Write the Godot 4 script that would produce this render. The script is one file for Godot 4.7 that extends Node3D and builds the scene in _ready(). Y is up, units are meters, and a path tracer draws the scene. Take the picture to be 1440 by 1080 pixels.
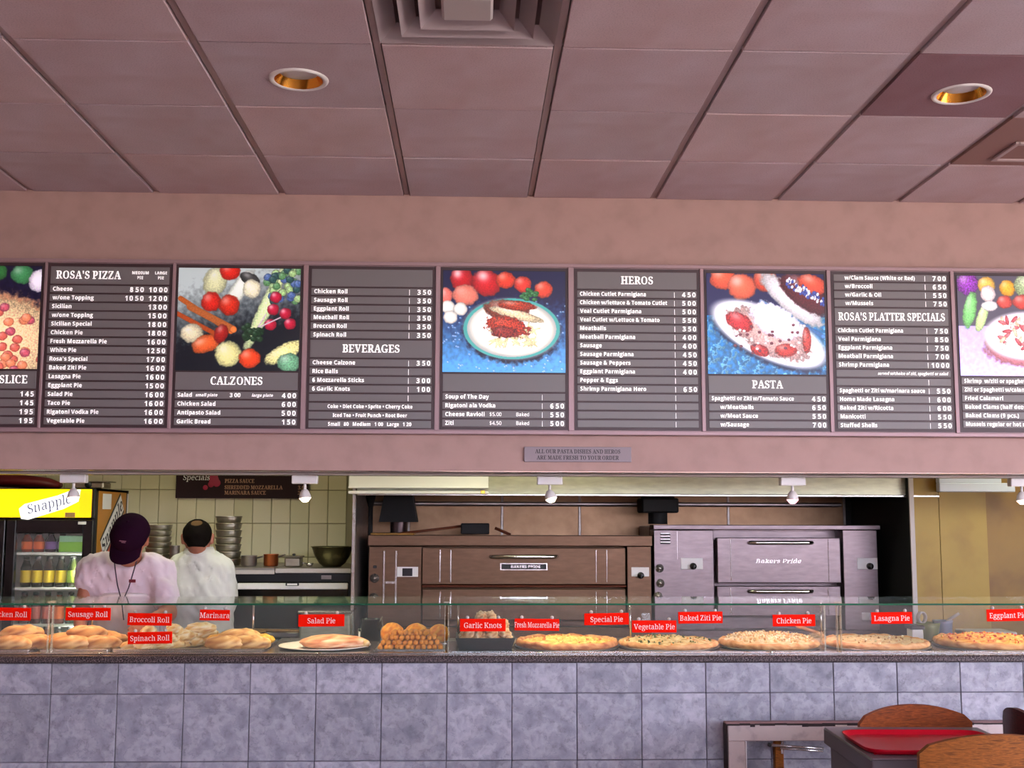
extends Node3D
# A pizza counter seen from the dining room: ceiling, menu boards, glass case, ovens, two workers, table and chairs.

const F := 1623.0          # focal length in pixels of the 1440 x 1080 frame
const EYE := Vector3(0, 1.63, 0)
const CEIL := 3.2025       # underside of the ceiling tiles
const WALLZ := 5.56        # the bulkhead that carries the menu boards
const CASEZ := 5.54        # front of the tiled counter
const TILE := 0.6096
var lens_basis := Basis()
var names := {}
var mats := {}
var rng := RandomNumberGenerator.new()
var noise := FastNoiseLite.new()

func _ready() -> void:
	rng.seed = 7
	noise.seed = 3
	noise.frequency = 1.0
	# camera
	var cam := Camera3D.new()
	cam.name = "camera"
	cam.position = EYE
	cam.rotation = Vector3(0.1153, -0.0349, 0.0028)
	cam.fov = rad_to_deg(2.0 * atan(540.0 / F))
	cam.near = 0.05
	add_child(cam)
	lens_basis = Basis.from_euler(cam.rotation)
	# daylight: a pale sky that reaches the room through the unseen windows
	var env := Environment.new()
	env.background_mode = Environment.BG_SKY
	var sky := Sky.new()
	var sm := ProceduralSkyMaterial.new()
	sm.sky_top_color = Color(0.72, 0.76, 0.88)
	sm.sky_horizon_color = Color(0.86, 0.86, 0.93)
	sm.ground_bottom_color = Color(0.70, 0.67, 0.66)
	sm.ground_horizon_color = Color(0.80, 0.78, 0.79)
	sm.sun_angle_max = 0.0
	sm.sky_energy_multiplier = 1.0
	sky.sky_material = sm
	env.sky = sky
	env.background_energy_multiplier = 25.5
	env.tonemap_mode = Environment.TONE_MAPPER_LINEAR
	env.tonemap_exposure = 1.0
	env.sdfgi_enabled = true
	env.ssao_enabled = true
	env.ssil_enabled = true
	var we := WorldEnvironment.new()
	we.name = "daylight_sky"
	we.environment = env
	add_child(we)
	make_materials()
	build_room()
	build_ceiling()
	build_kitchen_shell()
	build_counter()
	build_menu()
	build_track_lights()
	build_ovens()
	build_cooler()
	build_back_counter()
	build_food()
	build_signs()
	build_dining()
	build_people()

# ---------- placing ----------
func ray(px: float, py: float) -> Vector3:
	return lens_basis * Vector3((px - 720.0) / F, -(py - 540.0) / F, -1.0)
func P(px: float, py: float, d: float) -> Vector3:      # the point of the upright plane z = -d under a pixel
	var r := ray(px, py)
	return EYE + r * (-d / r.z)
func PH(px: float, py: float, h: float) -> Vector3:     # the point at height h under a pixel
	var r := ray(px, py)
	return EYE + r * ((h - EYE.y) / r.y)
func X(px: float, py: float, d: float) -> float:
	return P(px, py, d).x
func Y(px: float, py: float, d: float) -> float:
	return P(px, py, d).y

# ---------- nodes ----------
func numbered(called: String) -> String:
	if not names.has(called):
		names[called] = 0
		return called
	names[called] += 1
	return "%s_%03d" % [called, names[called]]
func thing(called: String, label: String, category: String, at := Vector3.ZERO, turn := 0.0, group := "") -> Node3D:
	var o := Node3D.new()
	o.name = numbered(called)
	add_child(o)
	o.position = at
	o.rotation.y = turn
	meta(o, label, category, group)
	return o
func meta(o: Node, label: String, category: String, group := "") -> void:
	o.set_meta("label", label)
	o.set_meta("category", category)
	if group != "":
		o.set_meta("group", group)
func part(called: String, mesh: Mesh, m: Material, parent: Node3D, at := Vector3.ZERO, rot := Vector3.ZERO) -> MeshInstance3D:
	var o := MeshInstance3D.new()
	o.name = called
	o.mesh = mesh
	o.material_override = m
	o.cast_shadow = GeometryInstance3D.SHADOW_CASTING_SETTING_ON
	o.position = at
	o.rotation = rot
	parent.add_child(o, true)
	return o
func solo(called: String, mesh: Mesh, m: Material, label: String, category: String, at := Vector3.ZERO, group := "", rot := Vector3.ZERO) -> MeshInstance3D:
	var o := part(numbered(called), mesh, m, self, at, rot)
	meta(o, label, category, group)
	return o
func setting(called: String) -> Node3D:
	var o := Node3D.new()
	o.name = called
	o.set_meta("kind", "structure")
	add_child(o)
	return o
func copy(o: Node3D, at: Vector3, rot := Vector3.ZERO, label := "") -> Node3D:
	var c: Node3D = o.duplicate()
	var base := String(o.name)
	if base.length() > 4 and base.substr(base.length() - 3).is_valid_int():
		base = base.substr(0, base.length() - 4)
	c.name = numbered(base)
	add_child(c)
	c.position = at
	c.rotation = rot
	if label != "":
		c.set_meta("label", label)
	return c

# ---------- shapes ----------
class Shape:
	var st := SurfaceTool.new()
	var n := 0
	func _init(smooth := false) -> void:
		st.begin(Mesh.PRIMITIVE_TRIANGLES)
		st.set_smooth_group(0 if smooth else -1)
	func tri(a: Vector3, b: Vector3, c: Vector3) -> void:      # counter-clockwise seen from outside
		st.add_vertex(a); st.add_vertex(c); st.add_vertex(b)
		n += 1
	func quad(a: Vector3, b: Vector3, c: Vector3, d: Vector3) -> void:
		tri(a, b, c); tri(a, c, d)
	func box(c: Vector3, s: Vector3, bev := 0.0, xf := Transform3D()) -> Shape:
		var h := s * 0.5
		if bev <= 0.0:
			var v: Array[Vector3] = []
			for i in 8:
				v.append(xf * (c + Vector3(h.x if i & 1 else -h.x, h.y if i & 2 else -h.y, h.z if i & 4 else -h.z)))
			quad(v[4], v[5], v[7], v[6]); quad(v[1], v[0], v[2], v[3])
			quad(v[5], v[1], v[3], v[7]); quad(v[0], v[4], v[6], v[2])
			quad(v[6], v[7], v[3], v[2]); quad(v[0], v[1], v[5], v[4])
			return self
		var b := minf(bev, minf(h.x, minf(h.y, h.z)) * 0.98)
		var i3 := [Vector3(h.x, h.y - b, h.z - b), Vector3(h.x - b, h.y, h.z - b), Vector3(h.x - b, h.y - b, h.z)]
		var pt := func(k: int, sx: int, sy: int, sz: int) -> Vector3:
			var q: Vector3 = i3[k]
			return xf * (c + Vector3(q.x * sx, q.y * sy, q.z * sz))
		for s1 in [-1, 1]:
			_face(pt.call(0, s1, -1, -1), pt.call(0, s1, 1, -1), pt.call(0, s1, 1, 1), pt.call(0, s1, -1, 1), s1 > 0)
			_face(pt.call(1, -1, s1, -1), pt.call(1, -1, s1, 1), pt.call(1, 1, s1, 1), pt.call(1, 1, s1, -1), s1 > 0)
			_face(pt.call(2, -1, -1, s1), pt.call(2, 1, -1, s1), pt.call(2, 1, 1, s1), pt.call(2, -1, 1, s1), s1 > 0)
			for s2 in [-1, 1]:
				_face(pt.call(0, s1, s2, -1), pt.call(1, s1, s2, -1), pt.call(1, s1, s2, 1), pt.call(0, s1, s2, 1), s1 * s2 > 0)
				_face(pt.call(1, -1, s1, s2), pt.call(2, -1, s1, s2), pt.call(2, 1, s1, s2), pt.call(1, 1, s1, s2), s1 * s2 > 0)
				_face(pt.call(2, s1, -1, s2), pt.call(0, s1, -1, s2), pt.call(0, s1, 1, s2), pt.call(2, s1, 1, s2), s1 * s2 > 0)
				for s3 in [-1, 1]:
					var a: Vector3 = pt.call(0, s1, s2, s3)
					var d: Vector3 = pt.call(1, s1, s2, s3)
					var e: Vector3 = pt.call(2, s1, s2, s3)
					if s1 * s2 * s3 > 0: tri(a, d, e)
					else: tri(a, e, d)
		return self
	func _face(a: Vector3, b: Vector3, c: Vector3, d: Vector3, pos: bool) -> void:
		if pos: quad(a, b, c, d)
		else: quad(d, c, b, a)
	func span(a: Vector3, b: Vector3, bev := 0.0) -> Shape:      # a box between two corners
		return box((a + b) * 0.5, (b - a).abs(), bev)
	func lathe(prof: Array, segs := 24, xf := Transform3D()) -> Shape:   # profile of Vector2(radius, height) from bottom to top
		for i in segs:
			var a0 := TAU * i / segs
			var a1 := TAU * (i + 1) / segs
			for j in prof.size() - 1:
				var p: Vector2 = prof[j]
				var q: Vector2 = prof[j + 1]
				var v0 := xf * Vector3(p.x * cos(a0), p.y, -p.x * sin(a0))
				var v1 := xf * Vector3(p.x * cos(a1), p.y, -p.x * sin(a1))
				var v2 := xf * Vector3(q.x * cos(a1), q.y, -q.x * sin(a1))
				var v3 := xf * Vector3(q.x * cos(a0), q.y, -q.x * sin(a0))
				if p.x > 1e-5: tri(v0, v1, v2)
				if q.x > 1e-5: tri(v0, v2, v3)
		return self
	func tube(path: Array, r: Variant, segs := 10, flat := 1.0) -> Shape:   # r: one radius or one for each point; flat squeezes it upright
		var rings := []
		var up := Vector3.UP
		for i in path.size():
			var t: Vector3 = (path[mini(i + 1, path.size() - 1)] - path[maxi(i - 1, 0)]).normalized()
			var side := t.cross(up)
			if side.length() < 0.05: side = t.cross(Vector3.FORWARD)
			side = side.normalized()
			var w := side.cross(t).normalized()
			var rad: float = r[i] if r is Array else r
			var ring: Array[Vector3] = []
			for k in segs:
				var a := TAU * k / segs
				ring.append(path[i] + side * (cos(a) * rad) + w * (sin(a) * rad * flat))
			rings.append(ring)
		for i in path.size() - 1:
			for k in segs:
				var k2 := (k + 1) % segs
				quad(rings[i][k2], rings[i][k], rings[i + 1][k], rings[i + 1][k2])
		for e in [0, path.size() - 1]:
			for k in segs:
				var k2 := (k + 1) % segs
				if e == 0: tri(path[0], rings[0][k], rings[0][k2])
				else: tri(path[e], rings[e][k2], rings[e][k])
		return self
	func prism(poly: PackedVector2Array, d: float, xf := Transform3D()) -> Shape:   # outline in x, y; depth from z = 0 to z = d
		var idx := Geometry2D.triangulate_polygon(poly)
		var pts := poly
		if Geometry2D.is_polygon_clockwise(poly):
			pts = poly.duplicate(); pts.reverse()
			idx = Geometry2D.triangulate_polygon(pts)
		for i in range(0, idx.size(), 3):
			var a := pts[idx[i]]
			var b := pts[idx[i + 1]]
			var c := pts[idx[i + 2]]
			if (b - a).cross(c - a) < 0:
				var t := b
				b = c; c = t
			tri(xf * Vector3(a.x, a.y, d), xf * Vector3(b.x, b.y, d), xf * Vector3(c.x, c.y, d))
			tri(xf * Vector3(a.x, a.y, 0), xf * Vector3(c.x, c.y, 0), xf * Vector3(b.x, b.y, 0))
		for i in pts.size():
			var a := pts[i]
			var b := pts[(i + 1) % pts.size()]
			quad(xf * Vector3(a.x, a.y, 0), xf * Vector3(b.x, b.y, 0), xf * Vector3(b.x, b.y, d), xf * Vector3(a.x, a.y, d))
		return self
	func done() -> ArrayMesh:
		st.index()
		st.generate_normals()
		return st.commit()

func box(s: Vector3, bev := 0.0) -> ArrayMesh:
	var key := "box%s%s" % [s, bev]
	if not mats.has(key):
		mats[key] = Shape.new().box(Vector3.ZERO, s, bev).done()
	return mats[key]
func rod(path: Array, r: Variant, segs := 10) -> ArrayMesh:
	return Shape.new(true).tube(path, r, segs).done()
func turned(prof: Array, segs := 24) -> ArrayMesh:
	return Shape.new(true).lathe(prof, segs).done()
func panel_quad(w: float, h: float) -> ArrayMesh:      # a print with its picture, facing +z
	var st := SurfaceTool.new()
	st.begin(Mesh.PRIMITIVE_TRIANGLES)
	var c := [Vector2(-1, -1), Vector2(1, -1), Vector2(1, 1), Vector2(-1, 1)]
	for i in [0, 2, 1, 0, 3, 2]:
		st.set_uv(Vector2(c[i].x * 0.5 + 0.5, 0.5 - c[i].y * 0.5))
		st.set_normal(Vector3.BACK)
		st.add_vertex(Vector3(c[i].x * w * 0.5, c[i].y * h * 0.5, 0))
	return st.commit()

# ---------- lettering ----------
func font(serif: bool, bold: bool) -> SystemFont:
	var key := "font%s%s" % [serif, bold]
	if not mats.has(key):
		var f := SystemFont.new()
		f.font_names = PackedStringArray(["Droid Serif" if serif else "Droid Sans"])
		f.font_weight = 700 if bold else 400
		mats[key] = f
	return mats[key]
func words(t: String, h: float, serif := false, bold := true) -> TextMesh:     # h is the height of a capital
	var m := TextMesh.new()
	m.text = t
	m.font = font(serif, bold)
	m.font_size = 32
	m.pixel_size = h / 23.0
	m.depth = 0.0
	m.curve_step = 2.0
	m.horizontal_alignment = HORIZONTAL_ALIGNMENT_LEFT
	m.vertical_alignment = VERTICAL_ALIGNMENT_CENTER
	return m
# several pieces of writing as one flat mesh: [text, x, y, height, align (-1, 0, 1), serif, bold, squeeze]
func lettering(items: Array) -> ArrayMesh:
	var st := SurfaceTool.new()
	st.begin(Mesh.PRIMITIVE_TRIANGLES)
	for it in items:
		var t := words(it[0], it[3], it[5] if it.size() > 5 else false, it[6] if it.size() > 6 else true)
		var q: float = it[7] if it.size() > 7 else 1.0
		var bb := t.get_aabb()
		var x: float = it[1]
		if it[4] == 0: x -= (bb.position.x + bb.size.x * 0.5) * q
		elif it[4] == 1: x -= (bb.position.x + bb.size.x) * q
		else: x -= bb.position.x * q
		var tilt: float = it[8] if it.size() > 8 else 0.0
		var xf := Transform3D(Basis(Vector3(q, 0, 0), Vector3(tilt, 1, 0), Vector3.BACK), Vector3(x, it[2], 0))
		st.append_from(t, 0, xf)
	return st.commit()

# ---------- materials ----------
func mat(key: String, c: Color, rough := 0.6, metal := 0.0) -> StandardMaterial3D:
	if mats.has(key): return mats[key]
	var m := StandardMaterial3D.new()
	m.resource_name = key
	m.albedo_color = c
	m.roughness = rough
	m.metallic = metal
	mats[key] = m
	return m
func M(key: String) -> StandardMaterial3D:
	return mats[key]
func glow(key: String, c: Color, e: float) -> StandardMaterial3D:
	var m := mat(key, c, 0.5)
	m.emission_enabled = true
	m.emission = c
	m.emission_energy_multiplier = e
	return m
func ramp(stops: Array) -> Gradient:
	var g := Gradient.new()
	g.offsets = PackedFloat32Array(stops.map(func(s): return s[0]))
	g.colors = PackedColorArray(stops.map(func(s): return s[1]))
	return g
func noise_tex(freq: float, stops: Array, size := 512, octaves := 4, sd := 1, warp := 0.0, normal := false, kind := FastNoiseLite.TYPE_SIMPLEX_SMOOTH) -> NoiseTexture2D:
	var n := FastNoiseLite.new()
	n.noise_type = kind
	n.seed = sd
	n.frequency = freq
	n.fractal_octaves = octaves
	if warp > 0.0:
		n.domain_warp_enabled = true
		n.domain_warp_amplitude = warp
		n.domain_warp_frequency = freq * 1.5
	var t := NoiseTexture2D.new()
	t.width = size
	t.height = size
	t.seamless = true
	t.noise = n
	if stops.size() > 0: t.color_ramp = ramp(stops)
	if normal:
		t.as_normal_map = true
		t.bump_strength = 3.0
	return t
func g(v: float) -> Color:
	return Color(v, v, v)
func triplanar(m: StandardMaterial3D, s: float, world := true, off := Vector3.ZERO) -> StandardMaterial3D:
	m.uv1_triplanar = true
	m.uv1_world_triplanar = world
	m.uv1_scale = Vector3(s, s, s)
	m.uv1_offset = off
	return m
func make_materials() -> void:
	# plaster and paint
	var speck := noise_tex(0.02, [[0.0, g(0.93)], [0.5, g(0.98)], [1.0, g(1.0)]], 512, 5, 11)
	var m := mat("wall_paint", Color(0.685, 0.555, 0.52), 0.75)
	m.albedo_texture = speck; triplanar(m, 0.6)
	m = mat("side_paint", Color(0.74, 0.60, 0.57), 0.8)
	m.albedo_texture = speck; triplanar(m, 0.6)
	var pores := noise_tex(0.16, [[0.0, g(0.82)], [0.35, g(0.95)], [1.0, g(1.0)]], 512, 3, 5)
	var stain := noise_tex(0.006, [[0.0, Color(0.94, 0.90, 0.88)], [1.0, g(1.0)]], 256, 3, 6)
	for k in 4:
		m = mat("ceiling_tile%d" % k, [Color(0.81, 0.735, 0.755), Color(0.79, 0.725, 0.745), Color(0.83, 0.745, 0.755), Color(0.60, 0.46, 0.49)][k], 0.95)
		m.albedo_texture = pores; triplanar(m, 1.6, true, Vector3(k * 0.3, k * 0.2, k * 0.7))
		m.detail_enabled = true
		m.detail_albedo = stain
		m.detail_blend_mode = BaseMaterial3D.BLEND_MODE_MUL
	mat("smoked_tile", Color(0.56, 0.42, 0.39), 0.95)
	mat("diffuser_paint", Color(0.62, 0.56, 0.56), 0.6)
	mat("grid_bar", Color(0.66, 0.57, 0.56), 0.5)
	mat("floor_tile", Color(0.50, 0.40, 0.38), 0.45)
	mat("white_paint", Color(0.86, 0.84, 0.82), 0.5)
	mat("dusty_white", Color(0.72, 0.68, 0.66), 0.6)
	mat("frame_metal", Color(0.62, 0.51, 0.52), 0.45, 0.2)
	mat("board_dark", Color(0.24, 0.16, 0.17), 0.5)
	mat("strip_grey", Color(0.45, 0.43, 0.425), 0.45)
	mat("black", Color(0.035, 0.033, 0.035), 0.5)
	mat("black_gloss", Color(0.03, 0.028, 0.03), 0.2)
	mat("plaque", Color(0.55, 0.49, 0.51), 0.5)
	mat("ink", Color(0.09, 0.06, 0.08), 0.6)
	# marble tiles of the counter front
	var veins := noise_tex(0.010, [[0.0, Color(0.68, 0.685, 0.73)], [0.30, Color(0.78, 0.785, 0.83)], [0.455, Color(0.84, 0.84, 0.875)], [0.475, Color(0.72, 0.725, 0.78)], [0.495, Color(0.85, 0.85, 0.885)], [0.64, Color(0.91, 0.91, 0.94)], [0.78, Color(0.84, 0.84, 0.885)], [1.0, Color(0.95, 0.95, 0.97)]], 1024, 7, 21, 30.0)
	var mottle := noise_tex(0.05, [[0.0, g(0.76)], [0.40, g(0.93)], [1.0, g(1.0)]], 512, 5, 22, 20.0)
	for k in 6:
		var t: float = [1.0, 0.94, 0.97, 0.91, 1.03, 0.96][k]
		m = mat("marble%d" % k, Color(0.80 * t, 0.79 * t, 0.80 * t), 0.38)
		m.albedo_texture = veins
		triplanar(m, 0.75, true, Vector3(k * 0.37, k * 0.53, k * 0.21))
		m.detail_enabled = true
		m.detail_albedo = mottle
		m.detail_blend_mode = BaseMaterial3D.BLEND_MODE_MUL
		m.uv2_triplanar = true; m.uv2_world_triplanar = true; m.uv2_scale = Vector3(2.3, 2.3, 2.3)
	mat("grout", Color(0.44, 0.42, 0.47), 0.9)
	m = mat("granite_edge", Color(0.62, 0.55, 0.55), 0.25)
	m.albedo_texture = noise_tex(0.09, [[0.0, g(0.20)], [0.45, g(0.36)], [0.6, g(0.62)], [1.0, g(0.8)]], 512, 4, 31, 10.0)
	triplanar(m, 2.4)
	# metals
	var brushed := noise_tex(0.02, [[0.0, g(0.88)], [1.0, g(1.0)]], 512, 4, 41)
	var smear := noise_tex(0.010, [[0.0, g(0.86)], [1.0, g(1.0)]], 512, 3, 42)
	for a in [["steel", Color(0.66, 0.62, 0.60), 0.34], ["steel_worn", Color(0.45, 0.345, 0.275), 0.42], ["steel_cool", Color(0.48, 0.425, 0.43), 0.33], ["steel_bright", Color(0.82, 0.80, 0.78), 0.2], ["tin", Color(0.70, 0.67, 0.60), 0.3], ["hood_steel", Color(0.82, 0.83, 0.73), 0.38], ["flash_steel", Color(0.62, 0.49, 0.38), 0.38]]:
		m = mat(a[0], a[1], a[2], 0.92)
		m.albedo_texture = brushed
		m.roughness_texture = smear
		m.roughness = a[2] * 1.25
		triplanar(m, 1.0)
		m.uv1_scale = Vector3(0.8, 3.0, 0.8) if a[0] != "flash_steel" else Vector3(0.9, 0.9, 0.9)
	mat("chrome", Color(0.85, 0.83, 0.8), 0.12, 1.0)
	mat("brass", Color(0.86, 0.60, 0.22), 0.18, 1.0)
	mat("soot_and_shade", Color(0.055, 0.05, 0.055), 0.7, 0.2)  # black of the flues, also paints the shade in the gap
	mat("soot_steel", Color(0.22, 0.17, 0.17), 0.3, 0.8)
	mat("soffit_gloss", Color(0.55, 0.45, 0.40), 0.16, 0.75)
	# glass
	m = mat("glass", Color(0.80, 0.93, 0.88, 0.025), 0.03)
	m.transparency = BaseMaterial3D.TRANSPARENCY_ALPHA
	m = mat("glass_top", Color(0.62, 0.80, 0.72, 0.10), 0.03)
	m.transparency = BaseMaterial3D.TRANSPARENCY_ALPHA
	m = mat("glass_edge", Color(0.10, 0.34, 0.24), 0.12)
	m = mat("acrylic", Color(0.80, 0.78, 0.68, 0.38), 0.15)
	m.transparency = BaseMaterial3D.TRANSPARENCY_ALPHA
	m = mat("window_glass", Color(0.95, 0.97, 1.0, 0.04), 0.02)
	m.transparency = BaseMaterial3D.TRANSPARENCY_ALPHA
	# glazed kitchen tiles
	for k in 4:
		mat("wall_tile%d" % k, [Color(0.83, 0.79, 0.64), Color(0.80, 0.77, 0.62), Color(0.84, 0.80, 0.67), Color(0.79, 0.75, 0.61)][k], 0.22)
	mat("tile_grout", Color(0.60, 0.56, 0.44), 0.9)
	m = mat("ochre", Color(0.63, 0.51, 0.155), 0.5)
	m.albedo_texture = noise_tex(0.008, [[0.0, Color(0.86, 0.80, 0.62)], [0.5, Color(0.97, 0.96, 0.93)], [1.0, Color(1, 1, 1)]], 512, 4, 51)
	triplanar(m, 0.7)
	m = mat("ochre_deep", Color(0.53, 0.39, 0.07), 0.5)
	m.albedo_texture = M("ochre").albedo_texture
	triplanar(m, 0.7, true, Vector3(0.4, 0.1, 0.3))
	# wood
	for a in [["oak", Color(0.60, 0.34, 0.10), 61, 1.4], ["oak_dark", Color(0.58, 0.27, 0.07), 62, 1.2], ["shaded_red_wood", Color(0.32, 0.085, 0.075), 63, 1.4], ["peel_wood", Color(0.70, 0.52, 0.26), 64, 2.0], ["handle_wood", Color(0.42, 0.20, 0.11), 65, 2.0]]:
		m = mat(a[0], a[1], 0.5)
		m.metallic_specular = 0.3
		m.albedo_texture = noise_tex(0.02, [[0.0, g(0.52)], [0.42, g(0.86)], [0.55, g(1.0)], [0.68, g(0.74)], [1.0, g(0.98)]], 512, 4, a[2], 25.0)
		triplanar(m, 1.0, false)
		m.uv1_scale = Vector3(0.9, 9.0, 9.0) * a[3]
	# plastics, cloth, skin
	mat("red_tray", Color(0.70, 0.035, 0.13), 0.35).metallic_specular = 0.3
	m = mat("sign_red", Color(0.94, 0.09, 0.01), 0.6)
	m.metallic_specular = 0.15
	mat("card_white", Color(0.97, 0.86, 0.82), 0.5)
	mat("clip_clear", Color(0.75, 0.72, 0.70), 0.15)
	mat("bin_dark", Color(0.10, 0.10, 0.12), 0.35)
	mat("laminate", Color(0.44, 0.40, 0.42), 0.35)
	mat("laminate_dark", Color(0.27, 0.235, 0.25), 0.45)
	m = mat("beige_laminate", Color(0.74, 0.67, 0.64), 0.5)
	m.albedo_texture = noise_tex(0.015, [[0.0, g(0.82)], [0.4, g(0.97)], [1.0, g(1.0)]], 512, 5, 71)
	triplanar(m, 1.3)
	mat("worn_edge", Color(0.15, 0.09, 0.09), 0.8)
	mat("clear_clip", Color(0.85, 0.85, 0.85), 0.15)
	mat("paper", Color(0.90, 0.89, 0.86), 0.8)
	mat("skin", Color(0.62, 0.38, 0.29), 0.55).subsurf_scatter_strength = 0.0
	m = mat("shirt_white", Color(0.80, 0.73, 0.77), 0.9)
	m.rim_enabled = true; m.rim = 0.2
	mat("polo_white", Color(0.80, 0.79, 0.76), 0.9)
	mat("cap_cloth", Color(0.13, 0.045, 0.11), 0.95).metallic_specular = 0.1
	mat("hair", Color(0.07, 0.05, 0.04), 0.8).metallic_specular = 0.15
	mat("thin_hair", Color(0.34, 0.25, 0.17), 0.8).metallic_specular = 0.15
	mat("denim", Color(0.46, 0.50, 0.66), 0.9)
	mat("trousers", Color(0.12, 0.12, 0.15), 0.9)
	mat("apron_white", Color(0.88, 0.84, 0.83), 0.9)
	mat("cord_dark", Color(0.20, 0.15, 0.22), 0.7)

# ---------- the room ----------
const ROOM_L := -4.0
const ROOM_R := 6.5
const SHOPFRONT := 2.6
func build_room() -> void:
	var fl := setting("floor")
	part("slab", Shape.new().span(Vector3(ROOM_L - 0.2, -0.2, SHOPFRONT + 0.2), Vector3(ROOM_R + 0.2, 0, -8.75)).done(), M("floor_tile"), fl)
	var wl := setting("wall_left")
	part("panel", Shape.new().span(Vector3(ROOM_L - 0.2, 0, SHOPFRONT), Vector3(ROOM_L, 3.4, -8.55)).done(), M("side_paint"), wl)
	var wr := setting("wall_right")
	part("panel", Shape.new().span(Vector3(ROOM_R, 0, -3.4), Vector3(ROOM_R + 0.2, 3.4, -8.55)).done(), M("side_paint"), wr)
	part("panel", Shape.new().span(Vector3(ROOM_R, 0, SHOPFRONT), Vector3(ROOM_R + 0.2, 3.4, 2.2)).done(), M("side_paint"), wr)
	part("header", Shape.new().span(Vector3(ROOM_R, 2.75, 2.2), Vector3(ROOM_R + 0.2, 3.4, -3.4)).done(), M("side_paint"), wr)
	part("sill_wall", Shape.new().span(Vector3(ROOM_R, 0, 2.2), Vector3(ROOM_R + 0.2, 0.45, -3.4)).done(), M("side_paint"), wr)
	for i in 4:  # unseen windows, placed to light the room without mirroring in the case
		var z0 := 2.2 - 1.4 * i
		var w2 := setting("window_%d" % (i + 1))
		part("pane", Shape.new().span(Vector3(ROOM_R + 0.09, 0.45, z0), Vector3(ROOM_R + 0.1, 2.75, z0 - 1.4)).done(), M("window_glass"), w2)
		part("window_frame", Shape.new().span(Vector3(ROOM_R + 0.04, 0.45, z0 - 1.37), Vector3(ROOM_R + 0.14, 2.75, z0 - 1.43)).done(), M("frame_metal"), w2)
	# wall behind the camera; unseen windows, set high so the ovens mirror none
	var wf := setting("wall_front")
	part("header", Shape.new().span(Vector3(ROOM_L - 0.2, 3.05, SHOPFRONT), Vector3(ROOM_R + 0.2, 3.4, SHOPFRONT + 0.2)).done(), M("side_paint"), wf)
	part("panel", Shape.new().span(Vector3(ROOM_L - 0.2, 0, SHOPFRONT), Vector3(ROOM_R + 0.2, 1.75, SHOPFRONT + 0.2)).done(), M("side_paint"), wf)
	part("panel", Shape.new().span(Vector3(ROOM_L - 0.2, 1.75, SHOPFRONT), Vector3(-0.4, 3.05, SHOPFRONT + 0.2)).done(), M("side_paint"), wf)
	for i in 3:
		var x0 := -0.4 + i * (ROOM_R + 0.4) / 3.0
		var x1 := -0.4 + (i + 1) * (ROOM_R + 0.4) / 3.0
		var w := setting("window_%d" % (i + 5))
		part("pane", Shape.new().span(Vector3(x0, 1.75, SHOPFRONT + 0.09), Vector3(x1, 3.05, SHOPFRONT + 0.1)).done(), M("window_glass"), w)
		part("window_frame", Shape.new().span(Vector3(x0 - 0.03, 1.75, SHOPFRONT + 0.04), Vector3(x0 + 0.03, 3.05, SHOPFRONT + 0.14)).done(), M("frame_metal"), w)

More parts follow.
